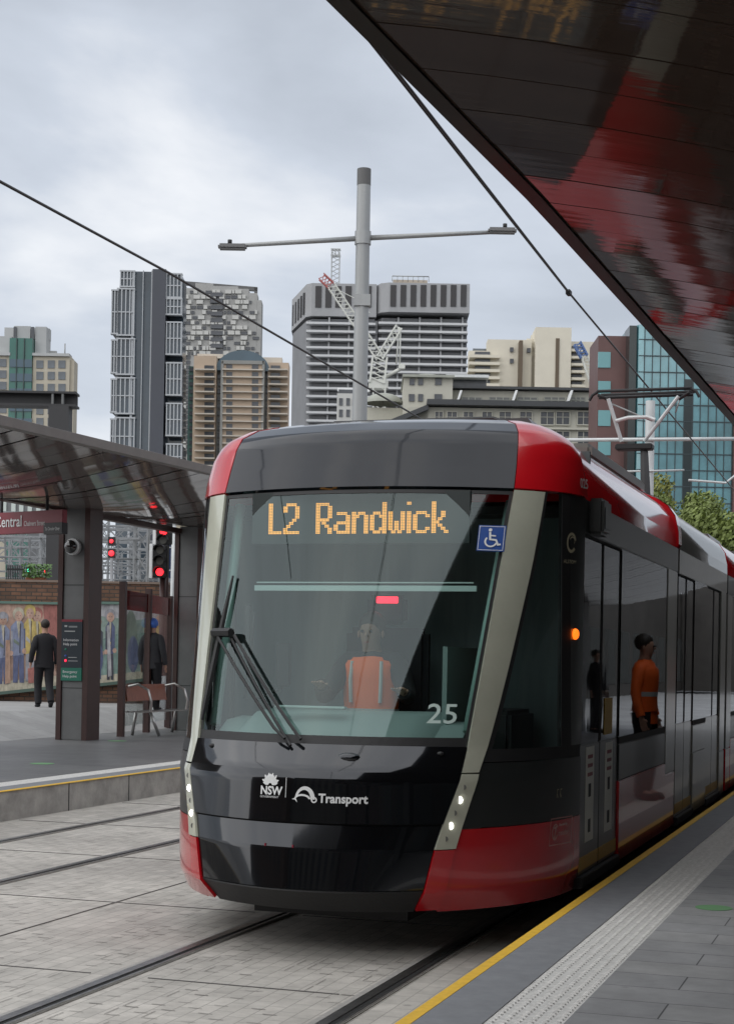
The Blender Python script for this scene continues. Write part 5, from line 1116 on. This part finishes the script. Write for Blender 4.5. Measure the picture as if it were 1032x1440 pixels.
B.box('roof_plant', ct, 735, 470, 752, 474, 4, 10); B.box('roof_terrace', WG, 667, 484, 690, 488, 3, 8)
# 9 teal glass and granite building
B = Far('glass_building', 838, 90, 'brown granite building with a faceted teal glass wall beside the pantograph', 'building', 'city buildings on the skyline')
gr = mat('brown_granite', (.115,.055,.05), .45, var=.15, vs=.6); tg = mat('teal_window', (.12,.3,.32), .12); cw = mat('teal_curtain_glass', (.09,.23,.26), .08, .15, bump=.12, bs=.35, spec=1.9, var=.35, vs=.3, tint2=(.03,.09,.1)); ml = mat('mullion_teal', (.02,.035,.04), .4)
B.base('granite_wing', gr, 841, 472, 884, 0, 12)
B.rects('square_window', tg, [(840.5, y, 858, y+22) for y in (495, 536, 577, 618, 658)], -.06, .05)
cxp = 905; q = MB()
def plan(px, d): return (B.L(px, 560)[0], d)
pl_ = [plan(880, .6), plan(884, -.5), plan(891, -1.2), plan(899, -1.5), plan(1026, -1.5), plan(1026, 3), plan(880, 3)]; z1 = B.L(900, 463)[1]
q.prism(pl_, 0, z1); q.build('curtain_wall', cw, B.o)
dkc = mat('dark_glass_strip', (.012,.02,.02), .1); B.box('dark_corner', dkc, 880, 464, 890, 700, -1.2, .5); B.box('dark_strip', dkc, 955, 540, 967, 760, -1.54, -1.4)
q = MB(); x0 = B.L(890, 560)[0]; x1 = B.L(1026, 560)[0]
for k in range(14): y = 486+k*22.5; z = B.L(950, y)[1]; q.box(x0, x1, -1.56, -1.5, z-.025, z+.025)
k = 0; px = 898
while px < 1026: x = B.L(px, 560)[0]; q.box(x-.02, x+.02, -1.555, -1.5, 0, z1); px += 11.2
q.build('mullion_grid', ml, B.o)
B.base('granite_wing', gr, 1024, 470, 1080, -1.8, 12); B.rects('square_window', tg, [(1025, y, 1040, y+24) for y in (600, 647, 694, 741)], -1.86, -1.75)
# cranes
B = Far('tower_crane', 533, 250, 'white luffing tower crane with a red tipped jib in front of the grey tower', 'crane', 'tower cranes')
def cb(name, m, a, b_, w_, n, r): 
    q = MB(); x0, z0 = B.L(*a); x1, z1 = B.L(*b_); lattice(q, (x0,0,z0), (x1,0,z1), w_, n, r, Vector((0,1,0))); return q.build(name, m, B.o)
def cl_(name, m, pts, r): q = MB(); q.tube([(B.L(*p)[0], 0, B.L(*p)[1]) for p in pts], r, 5); return q.build(name, m, B.o)
wc = mat('crane_white', (.6,.61,.57), .5); rc = mat('crane_red', (.4,.12,.11), .5)
cb('jib', wc, (534, 503), (466, 402), 1.15, 20, .11); cb('jib_tip', rc, (466, 402), (452, 389), 1.1, 4, .12); cb('back_mast', wc, (534, 503), (561, 460), 1.0, 8, .14)
cb('slewing_frame', wc, (530, 540), (534, 503), 2.2, 5, .2); cb('tower', wc, (533, 600), (533, 540), 1.8, 6, .16)
cl_('pendant', wc, [(561,460),(557,512)], .12); cl_('pendant', wc, [(563,461),(562,514)], .12); cl_('counter_jib', wc, [(538, 532), (566, 517)], .3); cl_('hoist_rope', wc, [(468,404),(500,420),(520,440)], .06)
x, z = B.L(565, 516); MB().bevbox(x-.5, x+.5, -.5, .5, z-.4, z+.4, .1).build('counterweight', wc, B.o); x, z = B.L(533, 536); MB().bevbox(x-1.6, x+1.4, -1, 1, z-1.4, z+.2, .2).build('machine_deck', wc, B.o)
B = Far('blue_crane', 818, 215, 'small crane with a blue boom head beside the cream apartment block', 'crane', 'tower cranes')
bc = mat('crane_blue', (.08,.15,.34), .5); cb('boom_head', bc, (811, 483), (821, 502), .9, 5, .13); cb('boom', wc, (821, 500), (834, 540), .8, 8, .09); cl_('tower', wc, [(834, 540), (834, 600)], .4)
# ------------------------------------------------------------------ trees at right
def tree(px, pyt, Z, rad, hgt, n, seed, lab, lm):
    lr = random.Random(seed); top = atZ(px, pyt, Z); r = empty('street_tree', (top.x, top.y, 0), 0, lab, 'tree', 'street trees'); H = top.z
    b = MB(); b.tube([(0,0,0),(.05,.05,H*.3),(0,.1,H*.55),(.1,0,H*.8)], [.22,.17,.11,.04], 8)
    for k in range(7):
        a = k*2*pi/7; b.tube([(0,.05,H*(.3+.04*k)), (rad*.4*cos(a), rad*.4*sin(a), H*(.5+.04*k)), (rad*.75*cos(a), rad*.75*sin(a), H*(.62+.04*k))], [.09,.05,.02], 5)
    b.build('trunk', M['bark'], r)
    blobs = [(Vector((lr.uniform(-1,1)*rad*.68, lr.uniform(-1,1)*rad*.68, H-hgt*.5+lr.uniform(-.42,.38)*hgt)), lr.uniform(.22,.42)*rad) for _ in range(26)]
    blobs = [(c, q) for c, q in blobs if (c.x**2+c.y**2)**.5 < rad*.8*sqrt(max(.05, 1-((c.z-(H-hgt*.5))/(hgt*.58))**2))+.2]
    b = MB()
    for _ in range(n):
        c, q = lr.choice(blobs); d = Vector((lr.gauss(0,1), lr.gauss(0,1), lr.gauss(0,1))).normalized(); p = c+d*q*lr.uniform(.55,1.12)
        p.z = min(p.z, H); u = (d+Vector((lr.gauss(0,.7), lr.gauss(0,.7), lr.gauss(0,.7)))).normalized(); v = u.orthogonal().normalized(); w_ = u.cross(v); s = lr.uniform(.06,.12)
        b.add([p-v*s, p+w_*s*.5, p+v*s, p-w_*s*.5], [(0,1,2,3)], 0)
    b.build('crown', lm, r, fix=False)
leafm = mat('leaf_olive', (.14,.18,.04), .6, var=.4, vs=1.5); leafm2 = mat('leaf_yellow', (.17,.18,.035), .55, var=.4, vs=1.5)
tree(952, 686, 58, 2.3, 4.6, 26000, 1, 'olive green street tree with a full crown behind the silver tram module', leafm)
tree(896, 664, 64, 1.6, 4.6, 12000, 2, 'smaller yellowish tree left of the overhead line mast', leafm2)
tree(1004, 700, 52, 1.5, 4.2, 10000, 3, 'tree crown at the right edge, low against the teal glass', leafm)
